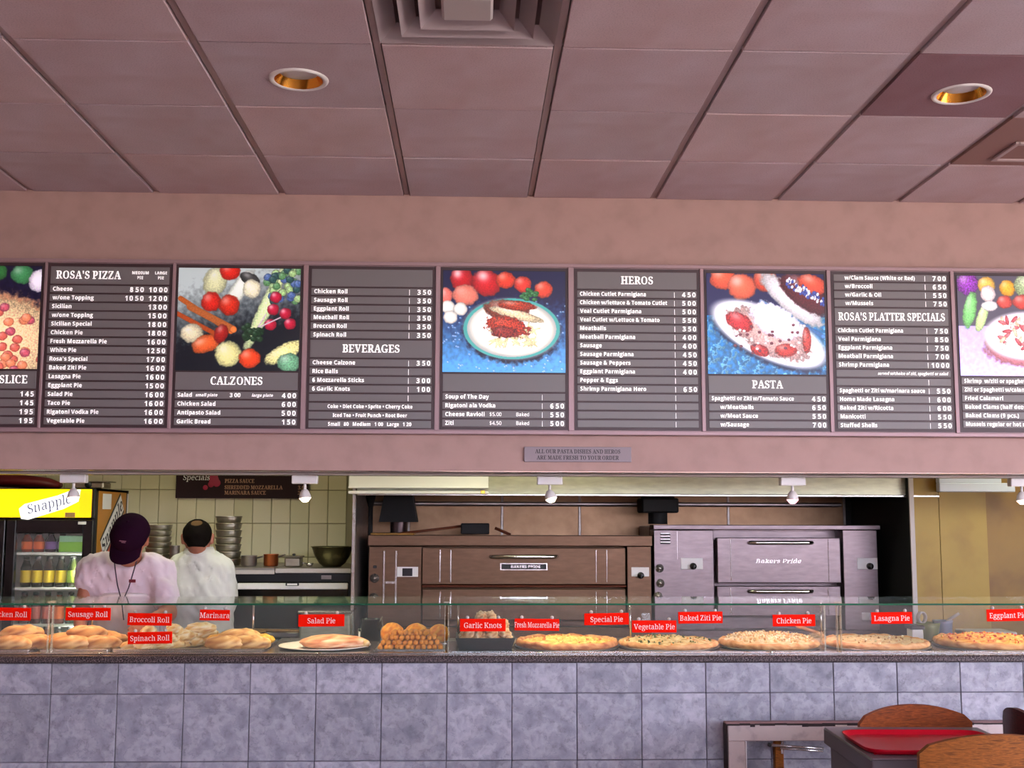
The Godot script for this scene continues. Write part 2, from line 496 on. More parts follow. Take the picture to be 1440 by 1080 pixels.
func ceiling_x(i: int) -> float:
	return -2.156 + TILE * i
func ceiling_z(j: int) -> float:        # j = 0 is the wall
	return -WALLZ if j == 0 else -WALLZ + 0.6185 + TILE * (j - 1)
func build_ceiling() -> void:
	var c := setting("ceiling")
	# the slab over the tiles leaves a shaft over the air diffuser
	var hx := ceiling_x(3) + TILE * 0.5
	var hz := ceiling_z(3) + TILE * 0.5
	var sl := Shape.new()
	sl.span(Vector3(ROOM_L - 0.2, CEIL + 0.03, hz + 0.285), Vector3(ROOM_R + 0.2, CEIL + 0.45, SHOPFRONT + 0.2))
	sl.span(Vector3(ROOM_L - 0.2, CEIL + 0.03, -8.75), Vector3(ROOM_R + 0.2, CEIL + 0.45, hz - 0.285))
	sl.span(Vector3(ROOM_L - 0.2, CEIL + 0.03, hz - 0.285), Vector3(hx - 0.285, CEIL + 0.45, hz + 0.285))
	sl.span(Vector3(hx + 0.285, CEIL + 0.03, hz - 0.285), Vector3(ROOM_R + 0.2, CEIL + 0.45, hz + 0.285))
	part("slab", sl.done(), M("grid_bar"), c)
	# beyond the sixth row the grid is out of sight: one lining
	part("lining", Shape.new().span(Vector3(ROOM_L, CEIL, SHOPFRONT), Vector3(ROOM_R, CEIL + 0.03, ceiling_z(6))).done(), M("ceiling_tile0"), c)
	var plain := Shape.new().box(Vector3(0, 0.012, 0), Vector3(TILE - 0.034, 0.024, TILE - 0.011), 0.0015).done()
	for i in range(-4, 16):
		for j in 6:
			var x0 := ceiling_x(i)
			var z0 := ceiling_z(j)
			if x0 < ROOM_L or x0 + TILE > ROOM_R + 0.3: continue
			if i == 3 and j == 3: continue                     # the air diffuser
			var k := (i * 7 + j * 5 + 40) % 3
			var at := Vector3(x0 + TILE * 0.5, CEIL + rng.randf_range(-0.0015, 0.0015), z0 + TILE * 0.5)
			if i == 6 and j == 2: k = 3
			var hole := (i == 2 and j == 2) or (i == 6 and j == 2)
			var lamp := PH(420, 112, CEIL) if i == 2 else PH(1352, 132, CEIL)
			var mesh := plain
			if hole: mesh = holed_tile(Vector2(lamp.x - at.x, lamp.z - at.z), 0.088)
			var o := part("ceiling_tile", mesh, M("ceiling_tile%d" % k), c, at)
			o.rotation.z = rng.randf_range(-0.002, 0.002)
			if i == 7 and j == 1: o.material_override = M("smoked_tile")
			if hole: downlight(lamp, i == 2)
	for i in range(-3, 16):
		var x := ceiling_x(i)
		if x > ROOM_L and x < ROOM_R:
			part("grid_bar", Shape.new().span(Vector3(x - 0.012, CEIL + 0.010, -WALLZ), Vector3(x + 0.012, CEIL + 0.03, ceiling_z(6))).done(), M("grid_bar"), c)
	for j in range(1, 6):
		part("grid_bar", Shape.new().span(Vector3(ROOM_L, CEIL + 0.012, ceiling_z(j) - 0.008), Vector3(ROOM_R, CEIL + 0.03, ceiling_z(j) + 0.008)).done(), M("grid_bar"), c)
	air_diffuser()
	# the framed smoke hatch in the brown tile
	var s := thing("ceiling_hatch", "small framed hatch set in the brown ceiling tile", "hatch", Vector3(PH(1436, 212, CEIL).x + 0.06, CEIL, PH(1436, 212, CEIL).z))
	var ring := Shape.new()
	for a in [[0, -0.11, 0.26, 0.022], [0, 0.11, 0.26, 0.022], [-0.13, 0, 0.022, 0.242], [0.13, 0, 0.022, 0.242]]:
		ring.box(Vector3(a[0], -0.006, a[1]), Vector3(a[2], 0.012, a[3]), 0.003)
	part("frame", ring.done(), M("grid_bar"), s)
	part("panel", box(Vector3(0.24, 0.004, 0.2)), M("smoked_tile"), s, Vector3(0, -0.002, 0))
func holed_tile(h: Vector2, r: float) -> ArrayMesh:
	# a tile with a round hole: a ring of quads from the circle to the square
	var s := Shape.new()
	var hx := (TILE - 0.034) * 0.5
	var hz := (TILE - 0.009) * 0.5
	var n := 48
	var sq := func(a: float) -> Vector3:
		var d := Vector2(cos(a), sin(a))
		var tx := (hx - h.x * signf(d.x)) / maxf(absf(d.x), 1e-6)
		var tz := (hz - h.y * signf(d.y)) / maxf(absf(d.y), 1e-6)
		var q := h + d * minf(tx, tz)
		return Vector3(q.x, 0, q.y)
	var angles := []
	for i in n: angles.append(TAU * i / n)
	for sx in [-1, 1]:
		for sz in [-1, 1]:
			angles.append(fposmod(atan2(hz * sz - h.y, hx * sx - h.x), TAU))
	angles.sort()
	for i in angles.size():
		var a0: float = angles[i]
		var a1: float = angles[(i + 1) % angles.size()]
		var c0 := Vector3(h.x + cos(a0) * r, 0, h.y + sin(a0) * r)
		var c1 := Vector3(h.x + cos(a1) * r, 0, h.y + sin(a1) * r)
		var o0: Vector3 = sq.call(a0)
		var o1: Vector3 = sq.call(a1)
		s.quad(c0, o0, o1, c1)
		s.quad(o0, o0 + Vector3(0, 0.024, 0), o1 + Vector3(0, 0.024, 0), o1)
		s.quad(c1, c1 + Vector3(0, 0.024, 0), c0 + Vector3(0, 0.024, 0), c0)
	return s.done()
func downlight(at: Vector3, pale: bool) -> void:
	var t := thing("downlight", "unlit recessed downlight with gold reflector in pale ceiling tile" if pale else "unlit recessed downlight with gold reflector in dark mauve ceiling tile", "downlight", at)
	part("trim_ring", turned([Vector2(0.086, 0.0), Vector2(0.088, -0.004), Vector2(0.098, -0.007), Vector2(0.106, -0.004), Vector2(0.108, 0.001)], 40), M("white_paint"), t)
	part("reflector", turned([Vector2(0.070, 0.027), Vector2(0.078, 0.015), Vector2(0.087, -0.003)], 40), M("brass"), t)
	part("lens", turned([Vector2(0.0, 0.014), Vector2(0.03, 0.017), Vector2(0.055, 0.022), Vector2(0.071, 0.0275)], 40), M("white_paint"), t)
func air_diffuser() -> void:
	var x := ceiling_x(3) + TILE * 0.5
	var z := ceiling_z(3) + TILE * 0.5
	var t := thing("air_diffuser", "square ceiling air diffuser with stepped grey louvres and dusty centre", "diffuser", Vector3(x, CEIL, z))
	var hw := [0.292, 0.215, 0.150]
	var names_ := ["frame", "louver", "louver"]
	for k in 3:
		# each step is a square cone that flares downwards
		var s := Shape.new()
		var o: float = hw[k]
		var i: float = hw[k] - (0.055 if k == 0 else 0.048)
		var yo: float = [0.0, -0.010, -0.012][k]
		var yi: float = yo + 0.045
		for q in 4:
			var b := Basis(Vector3.UP, q * PI * 0.5)
			s.quad(b * Vector3(-o, yo, o), b * Vector3(-i, yi, i), b * Vector3(i, yi, i), b * Vector3(o, yo, o))
			s.quad(b * Vector3(-o, yo + 0.004, o), b * Vector3(o, yo + 0.004, o), b * Vector3(i, yi + 0.004, i), b * Vector3(-i, yi + 0.004, i))
			s.quad(b * Vector3(-o, yo, o), b * Vector3(o, yo, o), b * Vector3(o, yo + 0.004, o), b * Vector3(-o, yo + 0.004, o))
		part(names_[k], s.done(), M("diffuser_paint"), t)
	var c := Shape.new()
	c.box(Vector3(0, -0.004, 0), Vector3(0.16, 0.02, 0.16), 0.008)
	part("centre_plate", c.done(), M("dusty_white"), t)
	part("duct_end", box(Vector3(0.57, 0.02, 0.57)), M("diffuser_paint"), t, Vector3(0, 0.44, 0))

func build_kitchen_shell() -> void:
	# the bulkhead over the counter, with a glossy lining under it
	var b := setting("wall_bulkhead")
	part("panel", Shape.new().span(Vector3(ROOM_L, 1.852, -WALLZ), Vector3(ROOM_R, CEIL + 0.03, -WALLZ - 0.7)).done(), M("wall_paint"), b)
	part("soffit_panel", Shape.new().span(Vector3(ROOM_L, 1.85, -WALLZ - 0.012), Vector3(ROOM_R, 1.852, -WALLZ - 0.696)).done(), M("soffit_gloss"), b)
	var kc := setting("ceiling_kitchen")
	part("panel", Shape.new().span(Vector3(ROOM_L, 2.55, -WALLZ - 0.7), Vector3(ROOM_R, 2.65, -8.55)).done(), M("white_paint"), kc)
	# back wall with its glazed tiles, built where the photograph shows them
	var wb := setting("wall_back")
	part("panel", Shape.new().span(Vector3(ROOM_L - 0.2, 0, -8.36), Vector3(ROOM_R + 0.2, 3.4, -8.75)).done(), M("tile_grout"), wb)
	var tw := 0.1335
	var th := 0.238
	var x0 := X(195, 740, 8.35)
	var xr := X(497, 740, 8.35)
	var y0 := Y(300, 736, 8.35)
	var tm := Shape.new().box(Vector3(0, 0, 0), Vector3(tw - 0.004, th - 0.004, 0.012), 0.003).done()
	for i in range(-12, 14):
		for j in range(-4, 4):
			var cx := x0 + tw * (i + 0.5)
			if cx + tw * 0.5 > xr: continue
			part("wall_tile", tm, M("wall_tile%d" % rng.randi_range(0, 3)), wb, Vector3(cx, y0 + th * (j + 0.5), -8.355 + rng.randf_range(0, 0.001)))
	# partition on the right of the ovens, with a white edge, and the ochre panels beyond it
	var pr := setting("wall_partition")
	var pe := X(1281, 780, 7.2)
	part("panel", Shape.new().span(Vector3(pe, 0, -7.2), Vector3(pe + 0.03, 2.55, -8.36)).done(), M("soot_and_shade"), pr)  # near-black paint holds the deep shade of the gap beside the oven
	part("edge_strip", Shape.new().span(Vector3(pe - 0.002, 0, -7.185), Vector3(pe + 0.026, 2.55, -7.2)).done(), M("dusty_white"), pr)
	var oc := setting("wall_ochre")
	var cols := [1287.0, 1323.0, 1390.0, 1475.0, 1560.0]
	for k in 4:
		var xa := X(cols[k], 780, 7.24) + 0.002
		var xb := X(cols[k + 1], 780, 7.24) - 0.002
		part("wall_panel", Shape.new().span(Vector3(xa, 0, -7.24 + (0.0 if k < 2 else -0.03)), Vector3(xb, 2.55, -7.3)).done(), M("ochre" if k < 2 else "ochre_deep"), oc)
	part("panel", Shape.new().span(Vector3(pe + 0.03, 0, -7.3), Vector3(ROOM_R, 2.55, -7.36)).done(), M("ochre_deep"), oc)
	# kitchen ceiling lamps; the rightmost is added to brighten the ochre wall
	for x in [-1.75, 0.35, 3.9]:
		var t := thing("fluorescent_lamp", "long fluorescent lamp on the kitchen ceiling " + ("over the prep counter" if x < 0 else ("over the ovens" if x < 1 else "added unseen to light the ochre wall")), "lamp", Vector3(x, 2.55, -6.75))
		part("housing", Shape.new().box(Vector3(0, -0.03, 0), Vector3(1.3, 0.06, 0.32), 0.008).done(), M("white_paint"), t)
		part("diffuser", Shape.new().box(Vector3(0, -0.066, 0), Vector3(1.22, 0.012, 0.26), 0.004).done(), glow("fluorescent_glow", Color(0.95, 1.0, 0.86), 1.6), t)
		var l := AreaLight3D.new()
		l.name = "lamp_light"
		l.area_size = Vector2(1.2, 0.25)
		l.light_color = Color(0.97, 1.0, 0.85)
		l.light_energy = 1.25
		l.shadow_enabled = true
		l.rotation.x = -PI * 0.5
		l.position = Vector3(0, -0.08, 0)
		t.add_child(l)

# ---------- the tiled counter and its glass case ----------
var deck_y := 0.0          # top of the shelf that carries the food
var glass_y := 0.0         # top of the case
func build_counter() -> void:
	var tile_top := Y(640, 931.5, CASEZ)
	var edge_top := Y(640, 922, CASEZ - 0.02)
	deck_y = edge_top
	glass_y = Y(640, 848.5, 5.60)
	var c := thing("service_counter", "long counter faced with blue grey marble tiles under the glass case", "counter", Vector3(0.3, 0, -CASEZ))
	var off := Vector3(0.3, 0, -CASEZ)
	var body := Shape.new()
	body.span(Vector3(ROOM_L + 0.02, 0.0, -CASEZ - 0.006) - off, Vector3(ROOM_R - 0.02, tile_top + 0.005, -6.12) - off)
	part("body", body.done(), M("grout"), c)
	var rows := [[0.0, 0.2032], [0.2032, 0.508], [0.508, 0.8128], [0.8128, tile_top]]
	for r in rows:
		var h: float = r[1] - r[0] - 0.0035
		var tm := Shape.new().box(Vector3.ZERO, Vector3(0.3048 - 0.0035, h, 0.012), 0.002).done()
		for i in range(-6, 27):
			var x := -1.9368 + 0.3048 * (i + 0.5)
			if x - 0.1524 < ROOM_L or x + 0.1524 > ROOM_R: continue
			part("marble_tile", tm, M("marble%d" % rng.randi_range(0, 5)), c, Vector3(x, (r[0] + r[1]) * 0.5, -CASEZ + rng.randf_range(-0.0008, 0.0008)) - off)
	part("stone_edge", Shape.new().box(Vector3((ROOM_L + ROOM_R) * 0.5, (tile_top + edge_top) * 0.5, -CASEZ - 0.30) - off, Vector3(ROOM_R - ROOM_L - 0.06, edge_top - tile_top, 0.66), 0.008).done(), M("granite_edge"), c)
	part("steel_lip", Shape.new().box(Vector3((ROOM_L + ROOM_R) * 0.5, edge_top + 0.003, -5.60) - off, Vector3(ROOM_R - ROOM_L - 0.06, 0.006, 0.05), 0.002).done(), M("steel_bright"), c)
	# glass case
	var gz := -5.605
	var g := thing("glass_case", "long low glass display case standing on the marble counter", "display case", Vector3(0.3, edge_top + 0.006, gz))
	var goff := Vector3(0.3, edge_top + 0.006, gz)
	var joints := [X(-560, 885, 5.605), X(70, 885, 5.605), X(628, 885, 5.605), X(1180.5, 885, 5.605), X(1740, 885, 5.605)]
	for k in 4:
		var a: float = maxf(joints[k], ROOM_L + 0.05) + 0.012
		var b: float = minf(joints[k + 1], ROOM_R - 0.05) - 0.012
		part("front_pane", Shape.new().span(Vector3(a, edge_top + 0.006, gz) - goff, Vector3(b, glass_y - 0.008, gz - 0.006) - goff).done(), M("glass"), g)
		part("top_pane", Shape.new().span(Vector3(a - 0.011, glass_y - 0.008, gz + 0.008) - goff, Vector3(b + 0.011, glass_y, gz - 0.48) - goff).done(), M("glass_top"), g)
		part("pane_edge", Shape.new().span(Vector3(a - 0.011, glass_y - 0.0085, gz + 0.0085) - goff, Vector3(b + 0.011, glass_y + 0.0005, gz + 0.0105) - goff).done(), M("glass_edge"), g)
	for k in [1, 2, 3]:
		var x: float = joints[k]
		part("corner_post", Shape.new().span(Vector3(x - 0.011, edge_top + 0.006, gz + 0.003) - goff, Vector3(x - 0.006, glass_y - 0.009, gz - 0.02) - goff, 0.001).done(), M("acrylic"), g)
		part("corner_post", Shape.new().span(Vector3(x + 0.006, edge_top + 0.006, gz + 0.003) - goff, Vector3(x + 0.011, glass_y - 0.009, gz - 0.02) - goff, 0.001).done(), M("acrylic"), g)
		part("post_cap", Shape.new().box(Vector3(x, glass_y + 0.004, gz - 0.01) - goff, Vector3(0.03, 0.008, 0.03), 0.002).done(), M("acrylic"), g)
	# the upright divider between two pies
	var dx := X(1152, 880, 5.70)
	part("divider_pane", Shape.new().span(Vector3(dx, edge_top + 0.006, gz - 0.012) - goff, Vector3(dx + 0.005, glass_y - 0.01, gz - 0.42) - goff).done(), M("glass"), g)
	part("divider_edge", Shape.new().span(Vector3(dx - 0.001, edge_top + 0.006, gz - 0.010) - goff, Vector3(dx + 0.006, glass_y - 0.01, gz - 0.013) - goff).done(), M("acrylic"), g)
	for x in [joints[1] + 0.05, joints[2] + 0.05, joints[3] + 0.05, joints[2] - 1.0, joints[3] - 0.95]:
		part("rear_post", rod([Vector3(x, edge_top, gz - 0.46) - goff, Vector3(x, glass_y - 0.008, gz - 0.46) - goff], 0.005, 8), M("chrome"), g)
	# lamp clips that catch the light along the lip
	for px in [140, 447, 760, 1086, 1404]:
		var q := P(px, 921, 5.58)
		part("lip_screw", Shape.new(true).lathe([Vector2(0.0, 0.004), Vector2(0.012, 0.003), Vector2(0.016, 0.0)], 16, Transform3D(Basis(), Vector3(q.x, edge_top + 0.006, -5.585) - goff)).done(), M("chrome"), g)

# ---------- the lit menu boards ----------
func build_menu() -> void:
	var zf := -WALLZ + 0.065
	var d := WALLZ - 0.065
	var yt := (Y(150, 371, d) + Y(700, 373.5, d) + Y(1250, 383.5, d)) / 3.0
	var yb := (Y(150, 600, d) + Y(700, 606, d) + Y(1250, 606.5, d)) / 3.0
	var lefts := [-126.0, 61.5, 243.5, 431.5, 618.5, 807.5, 991.5, 1171.0, 1346.0]
	var rights := [57.0, 238.5, 424.0, 611.5, 799.0, 985.5, 1165.0, 1340.0, 1518.0]
	var cs := thing("menu_light_box", "long mauve metal light box that carries the menu boards over the counter", "light box", Vector3(0.1, yb - 0.02, -WALLZ))
	var xa := X(-132, 490, d)
	var xb := X(1524, 490, d)
	part("case", Shape.new().span(Vector3(xa, yb - 0.022, -WALLZ) - cs.position, Vector3(xb, yt + 0.022, zf - 0.012) - cs.position, 0.006).done(), M("frame_metal"), cs)
	part("bottom_rail", Shape.new().span(Vector3(xa, yb - 0.022, zf - 0.012) - cs.position, Vector3(xb, yb - 0.004, zf) - cs.position, 0.002).done(), M("frame_metal"), cs)
	part("top_rail", Shape.new().span(Vector3(xa, yt + 0.004, zf - 0.012) - cs.position, Vector3(xb, yt + 0.022, zf) - cs.position, 0.002).done(), M("frame_metal"), cs)
	for k in 8:
		var x0 := X(rights[k], 490, d) + 0.001
		var x1 := X(lefts[k + 1], 490, d) - 0.001
		part("divider", Shape.new().span(Vector3(x0, yb - 0.004, zf - 0.012) - cs.position, Vector3(x1, yt + 0.004, zf) - cs.position, 0.002).done(), M("frame_metal"), cs)
	var H := "H"
	var boards := [
		[["PIC", 0], [H, "SLICE", 1], ["", "1 45"], ["", "1 45"], ["", "1 95"], ["", "1 95"]],
		[["HP", "ROSA'S PIZZA"], ["Cheese", "10 00", "8 50"], ["w/one Topping", "12 00", "10 50"], ["Sicilian", "13 00"], ["w/one Topping", "15 00"], ["Sicilian Special", "18 00"], ["Chicken Pie", "18 00"], ["Fresh Mozzarella Pie", "16 00"], ["White Pie", "12 50"], ["Rosa's Special", "17 00"], ["Baked Ziti Pie", "16 00"], ["Lasagna Pie", "16 00"], ["Eggplant Pie", "15 00"], ["Salad Pie", "16 00"], ["Taco Pie", "16 00"], ["Rigatoni Vodka Pie", "16 00"], ["Vegetable Pie", "16 00"]],
		[["PIC", 1], [H, "CALZONES", 0], ["Salad", "4 00", "3 00", "small plate", "large plate"], ["Chicken Salad", "6 00"], ["Antipasto Salad", "5 00"], ["Garlic Bread", "1 50"]],
		[[H, "", 0], ["Chicken Roll", "3 50"], ["Sausage Roll", "3 50"], ["Eggplant Roll", "3 50"], ["Meatball Roll", "3 50"], ["Broccoli Roll", "3 50"], ["Spinach Roll", "3 50"], [H, "BEVERAGES", 0], ["Cheese Calzone", "3 50"], ["Rice Balls", ""], ["6 Mozzarella Sticks", "3 00"], ["6 Garlic Knots", "1 00"], ["", ""], ["MID", "Coke \u2022 Diet Coke \u2022 Sprite \u2022 Cherry Coke"], ["MID", "Iced Tea \u2022 Fruit Punch \u2022 Root Beer"], ["MID", "Small   80   Medium   1 00   Large   1 20"]],
		[["PIC", 2], [H, "", 0], ["Soup of The Day", ""], ["Rigatoni ala Vodka", "6 50"], ["Cheese Ravioli", "5 50", "$5.00", "Baked"], ["Ziti", "5 00", "$4.50", "Baked"]],
		[[H, "HEROS", 0], ["Chicken Cutlet Parmigiana", "4 50"], ["Chicken w/lettuce & Tomato Cutlet", "5 00"], ["Veal Cutlet Parmigiana", "5 00"], ["Veal Cutlet w/Lettuce & Tomato", "5 50"], ["Meatballs", "3 50"], ["Meatball Parmigiana", "4 00"], ["Sausage", "4 00"], ["Sausage Parmigiana", "4 50"], ["Sausage & Peppers", "4 50"], ["Eggplant Parmigiana", "4 00"], ["Pepper & Eggs", ""], ["Shrimp Parmigiana Hero", "6 50"], ["", ""], ["", ""], ["", ""], ["", ""]],
		[["PIC", 3], [H, "PASTA", 0], ["Spaghetti or Ziti w/Tomato Sauce", "4 50"], ["      w/Meatballs", "6 50"], ["      w/Meat Sauce", "5 50"], ["      w/Sausage", "7 00"]],
		[["      w/Clam Sauce (White or Red)", "7 00"], ["      w/Broccoli", "6 50"], ["      w/Garlic & Oil", "5 50"], ["      w/Mussels", "7 50"], [H, "ROSA'S PLATTER SPECIALS", 0], ["Chicken Cutlet Parmigiana", "7 50"], ["Veal Parmigiana", "8 50"], ["Eggplant Parmigiana", "7 50"], ["Meatball Parmigiana", "7 00"], ["Shrimp Parmigiana", "10 00"], ["RIGHT", "served w/choice of ziti, spaghetti or salad"], ["", ""], ["Spaghetti or Ziti w/marinara sauce", "5 50"], ["Home Made Lasagna", "6 00"], ["Baked Ziti w/Ricotta", "6 00"], ["Manicotti", "5 50"], ["Stuffed Shells", "5 50"]],
		[["PIC", 4], ["Shrimp  w/ziti or spaghetti", ""], ["Ziti or Spaghetti w/calamari", ""], ["Fried Calamari", ""], ["Baked Clams (half dozen)", ""], ["Baked Clams (9 pcs.)", ""], ["Mussels regular or hot sauce", ""]],
	]
	var labels := ["menu board with a pepperoni pizza photograph, cut off at the frame edge", "menu board listing pies with medium and large prices", "menu board with a photograph of vegetables over calzones and salads", "menu board of rolls and beverages", "menu board with a photograph of spaghetti on a teal rimmed plate", "menu board listing hero sandwiches", "menu board with a photograph of baked pasta over the pasta list", "menu board listing platter specials", "menu board with a photograph of a platter on lilac cloth"]
	var white := glow("menu_white", Color(1.0, 0.98, 0.97), 0.75)
	for k in 9:
		var x0 := X(lefts[k], 490, d) + 0.001
		var x1 := X(rights[k], 490, d) - 0.001
		var w := x1 - x0
		var hgt := yt - yb
		var o := Vector3((x0 + x1) * 0.5, yb, zf - 0.010)
		var t := thing("menu_board", labels[k], "menu board", o)
		part("backing", Shape.new().span(Vector3(-w * 0.5, 0, -0.002), Vector3(w * 0.5, hgt, 0.004)).done(), M("board_dark"), t)
		var u := (hgt - 0.022) / 18.2
		var y := hgt - 0.012
		var iw := w - 0.028
		for row in boards[k]:
			var rh := u
			if row[0] == "PIC": rh = u * 12.0
			elif row[0] is String and (row[0] == H or row[0] == "HP"): rh = u * 2.2
			var cy := y - rh * 0.5
			y -= rh
			if row[0] == "PIC":
				var pm := menu_picture(row[1])
				var f := part("photo_panel", box(Vector3(iw + 0.008, rh - 0.006, 0.004)), M("black"), t, Vector3(0, cy, 0.005))
				part("photo_print", panel_quad(iw + 0.004, rh - 0.010), pm, f, Vector3(0, 0, 0.0025))
				continue
			var s := part("menu_strip", box(Vector3(iw, rh - 0.0085, 0.005), 0.001), M("strip_grey"), t, Vector3(0, cy, 0.0055))
			var items := []
			var l := -iw * 0.5 + 0.014
			var r := iw * 0.5 - 0.004
			var ch := 0.0195
			if row[0] == H:
				if row[1] != "":
					items.append([row[1], 0.0 if row[2] == 0 else iw * 0.5 - 0.04, 0.0, 0.037, row[2], true, true, 0.74 if row[1].length() > 12 else 0.87])
			elif row[0] == "HP":
				items.append([row[1], l + 0.012, 0.0, 0.037, -1, true, true, 0.84])
				items.append(["MEDIUM", r - 0.133, 0.014, 0.014, 0]); items.append(["PIE", r - 0.133, -0.010, 0.014, 0])
				items.append(["LARGE", r - 0.035, 0.014, 0.014, 0]); items.append(["PIE", r - 0.035, -0.010, 0.014, 0])
			elif row[0] == "MID":
				items.append([row[1], 0.0, 0.0, 0.0175, 0, false, true, 0.9])
			elif row[0] == "RIGHT":
				items.append([row[1], r - 0.01, 0.0, 0.0145, 1, false, true, 0.86, 0.2])
			else:
				var lt: String = row[0]
				if lt != "": items.append([lt, l + (0.04 if lt.begins_with("  ") else 0.0), 0.0, ch, -1, false, true, 0.93 if lt.length() > 24 else 1.0])
				if row.size() > 1 and row[1] != "": digits(items, row[1], r)
				if k == 1 and row.size() > 2: digits(items, row[2], r - 0.112)
				elif k == 2 and row.size() > 3:
					items.append([row[3], l + 0.085, 0.0, 0.014, -1, false, true, 1.0, 0.2]); items.append([row[2], l + 0.27, 0.0, 0.0195, 0])
					items.append([row[4], l + 0.40, 0.0, 0.014, 0, false, true, 1.0, 0.2])
				elif k == 4 and row.size() > 3:
					items.append([row[2], l + 0.24, 0.0, 0.017, 0, false, false]); items.append([row[3], l + 0.37, 0.0, 0.017, 0, false, false])
				if k in [3, 4, 5, 7] and row[0] is String and row.size() > 1 and row[0] != "MID":
					items.append(["|", r - 0.106, 0.0, 0.019, 0, false, false])
			if items.size() > 0:
				part("lettering", lettering(items), white, s, Vector3(0, 0, 0.0031))
	# the light of the lit panels on the room
	# plaque below the boards
	var a := P(737, 628, WALLZ - 0.012)
	var b2 := P(888, 650, WALLZ - 0.012)
	var pq := thing("notice_plaque", "grey plaque with two lines of dark capitals below the menu boards", "plaque", Vector3((a.x + b2.x) * 0.5, (a.y + b2.y) * 0.5, -WALLZ + 0.006))
	part("plate", box(Vector3(b2.x - a.x, a.y - b2.y, 0.012), 0.002), M("plaque"), pq)
	part("lettering", lettering([["ALL OUR PASTA DISHES AND HEROS", 0, 0.0135, 0.0185, 0, true, true, 0.86], ["ARE MADE FRESH TO YOUR ORDER", 0, -0.0165, 0.0185, 0, true, true, 0.86]]), M("ink"), pq, Vector3(0, 0, 0.0065))

func digits(items: Array, t: String, r: float) -> void:     # price figures set apart, as on changeable boards
	var q := t.replace(" ", "")
	for i in q.length():
		items.append([q[q.length() - 1 - i], r - 0.010 - i * 0.0235 - (0.003 if i > 1 else 0.0), -0.001, 0.0235, 0])

# ---------- printed food photographs ----------
class Pic:
	var im: Image
	var n := FastNoiseLite.new()
	func _init(bg: Callable) -> void:
		im = Image.create(288, 240, false, Image.FORMAT_RGB8)
		n.frequency = 0.06
		for y in 240:
			for x in 288:
				im.set_pixel(x, y, bg.call(x / 288.0, y / 240.0, n.get_noise_2d(x, y)))
	# a blotch: centre and radii in shares of the picture, turn in degrees, colour, mottling, gleam
	func dab(cx: float, cy: float, rx: float, ry: float, turn: float, c: Color, mott := 0.15, gleam := 0.35, wob := 0.06) -> void:
		var R := maxf(rx, ry * 0.83) * 288 * 1.2
		var ca := cos(deg_to_rad(turn))
		var sa := sin(deg_to_rad(turn))
		for y in range(maxi(0, int(cy * 240 - R)), mini(240, int(cy * 240 + R) + 1)):
			for x in range(maxi(0, int(cx * 288 - R)), mini(288, int(cx * 288 + R) + 1)):
				var dx := x - cx * 288
				var dy := y - cy * 240
				var u := (dx * ca + dy * sa) / (rx * 288)
				var v := (-dx * sa + dy * ca) / (ry * 240)
				var rr := sqrt(u * u + v * v) + n.get_noise_2d(x + cx * 900, y + cy * 700) * wob * 2.0
				if rr > 1.0: continue
				var edge := clampf((1.0 - rr) * 8.0, 0.0, 1.0)
				var body := 0.40 + 0.60 * sqrt(maxf(0.0, 1.0 - rr * rr))
				var hl := gleam * exp(-((u + 0.35) * (u + 0.35) + (v + 0.4) * (v + 0.4)) * 7.0)
				var q := c * (body + n.get_noise_2d(x * 3.0, y * 3.0) * mott)
				q = q.lerp(Color(1, 1, 1), clampf(hl, 0, 1))
				q.a = 1
				im.set_pixel(x, y, im.get_pixel(x, y).lerp(q, edge))
	func ring(cx: float, cy: float, rx: float, ry: float, r0: float, r1: float, c: Color) -> void:
		for y in 240:
			for x in 288:
				var u := (x / 288.0 - cx) / rx
				var v := (y / 240.0 - cy) / ry
				var rr := sqrt(u * u + v * v)
				if rr >= r0 and rr <= r1: im.set_pixel(x, y, c)
	func line(x0: float, y0: float, x1: float, y1: float, w: float, c: Color) -> void:
		var k := int(maxf(absf(x1 - x0) * 288, absf(y1 - y0) * 240)) + 1
		for i in k + 1:
			var t := float(i) / k
			dab(lerpf(x0, x1, t), lerpf(y0, y1, t), w, w * 1.2, 0, c, 0.1, 0.0, 0.0)

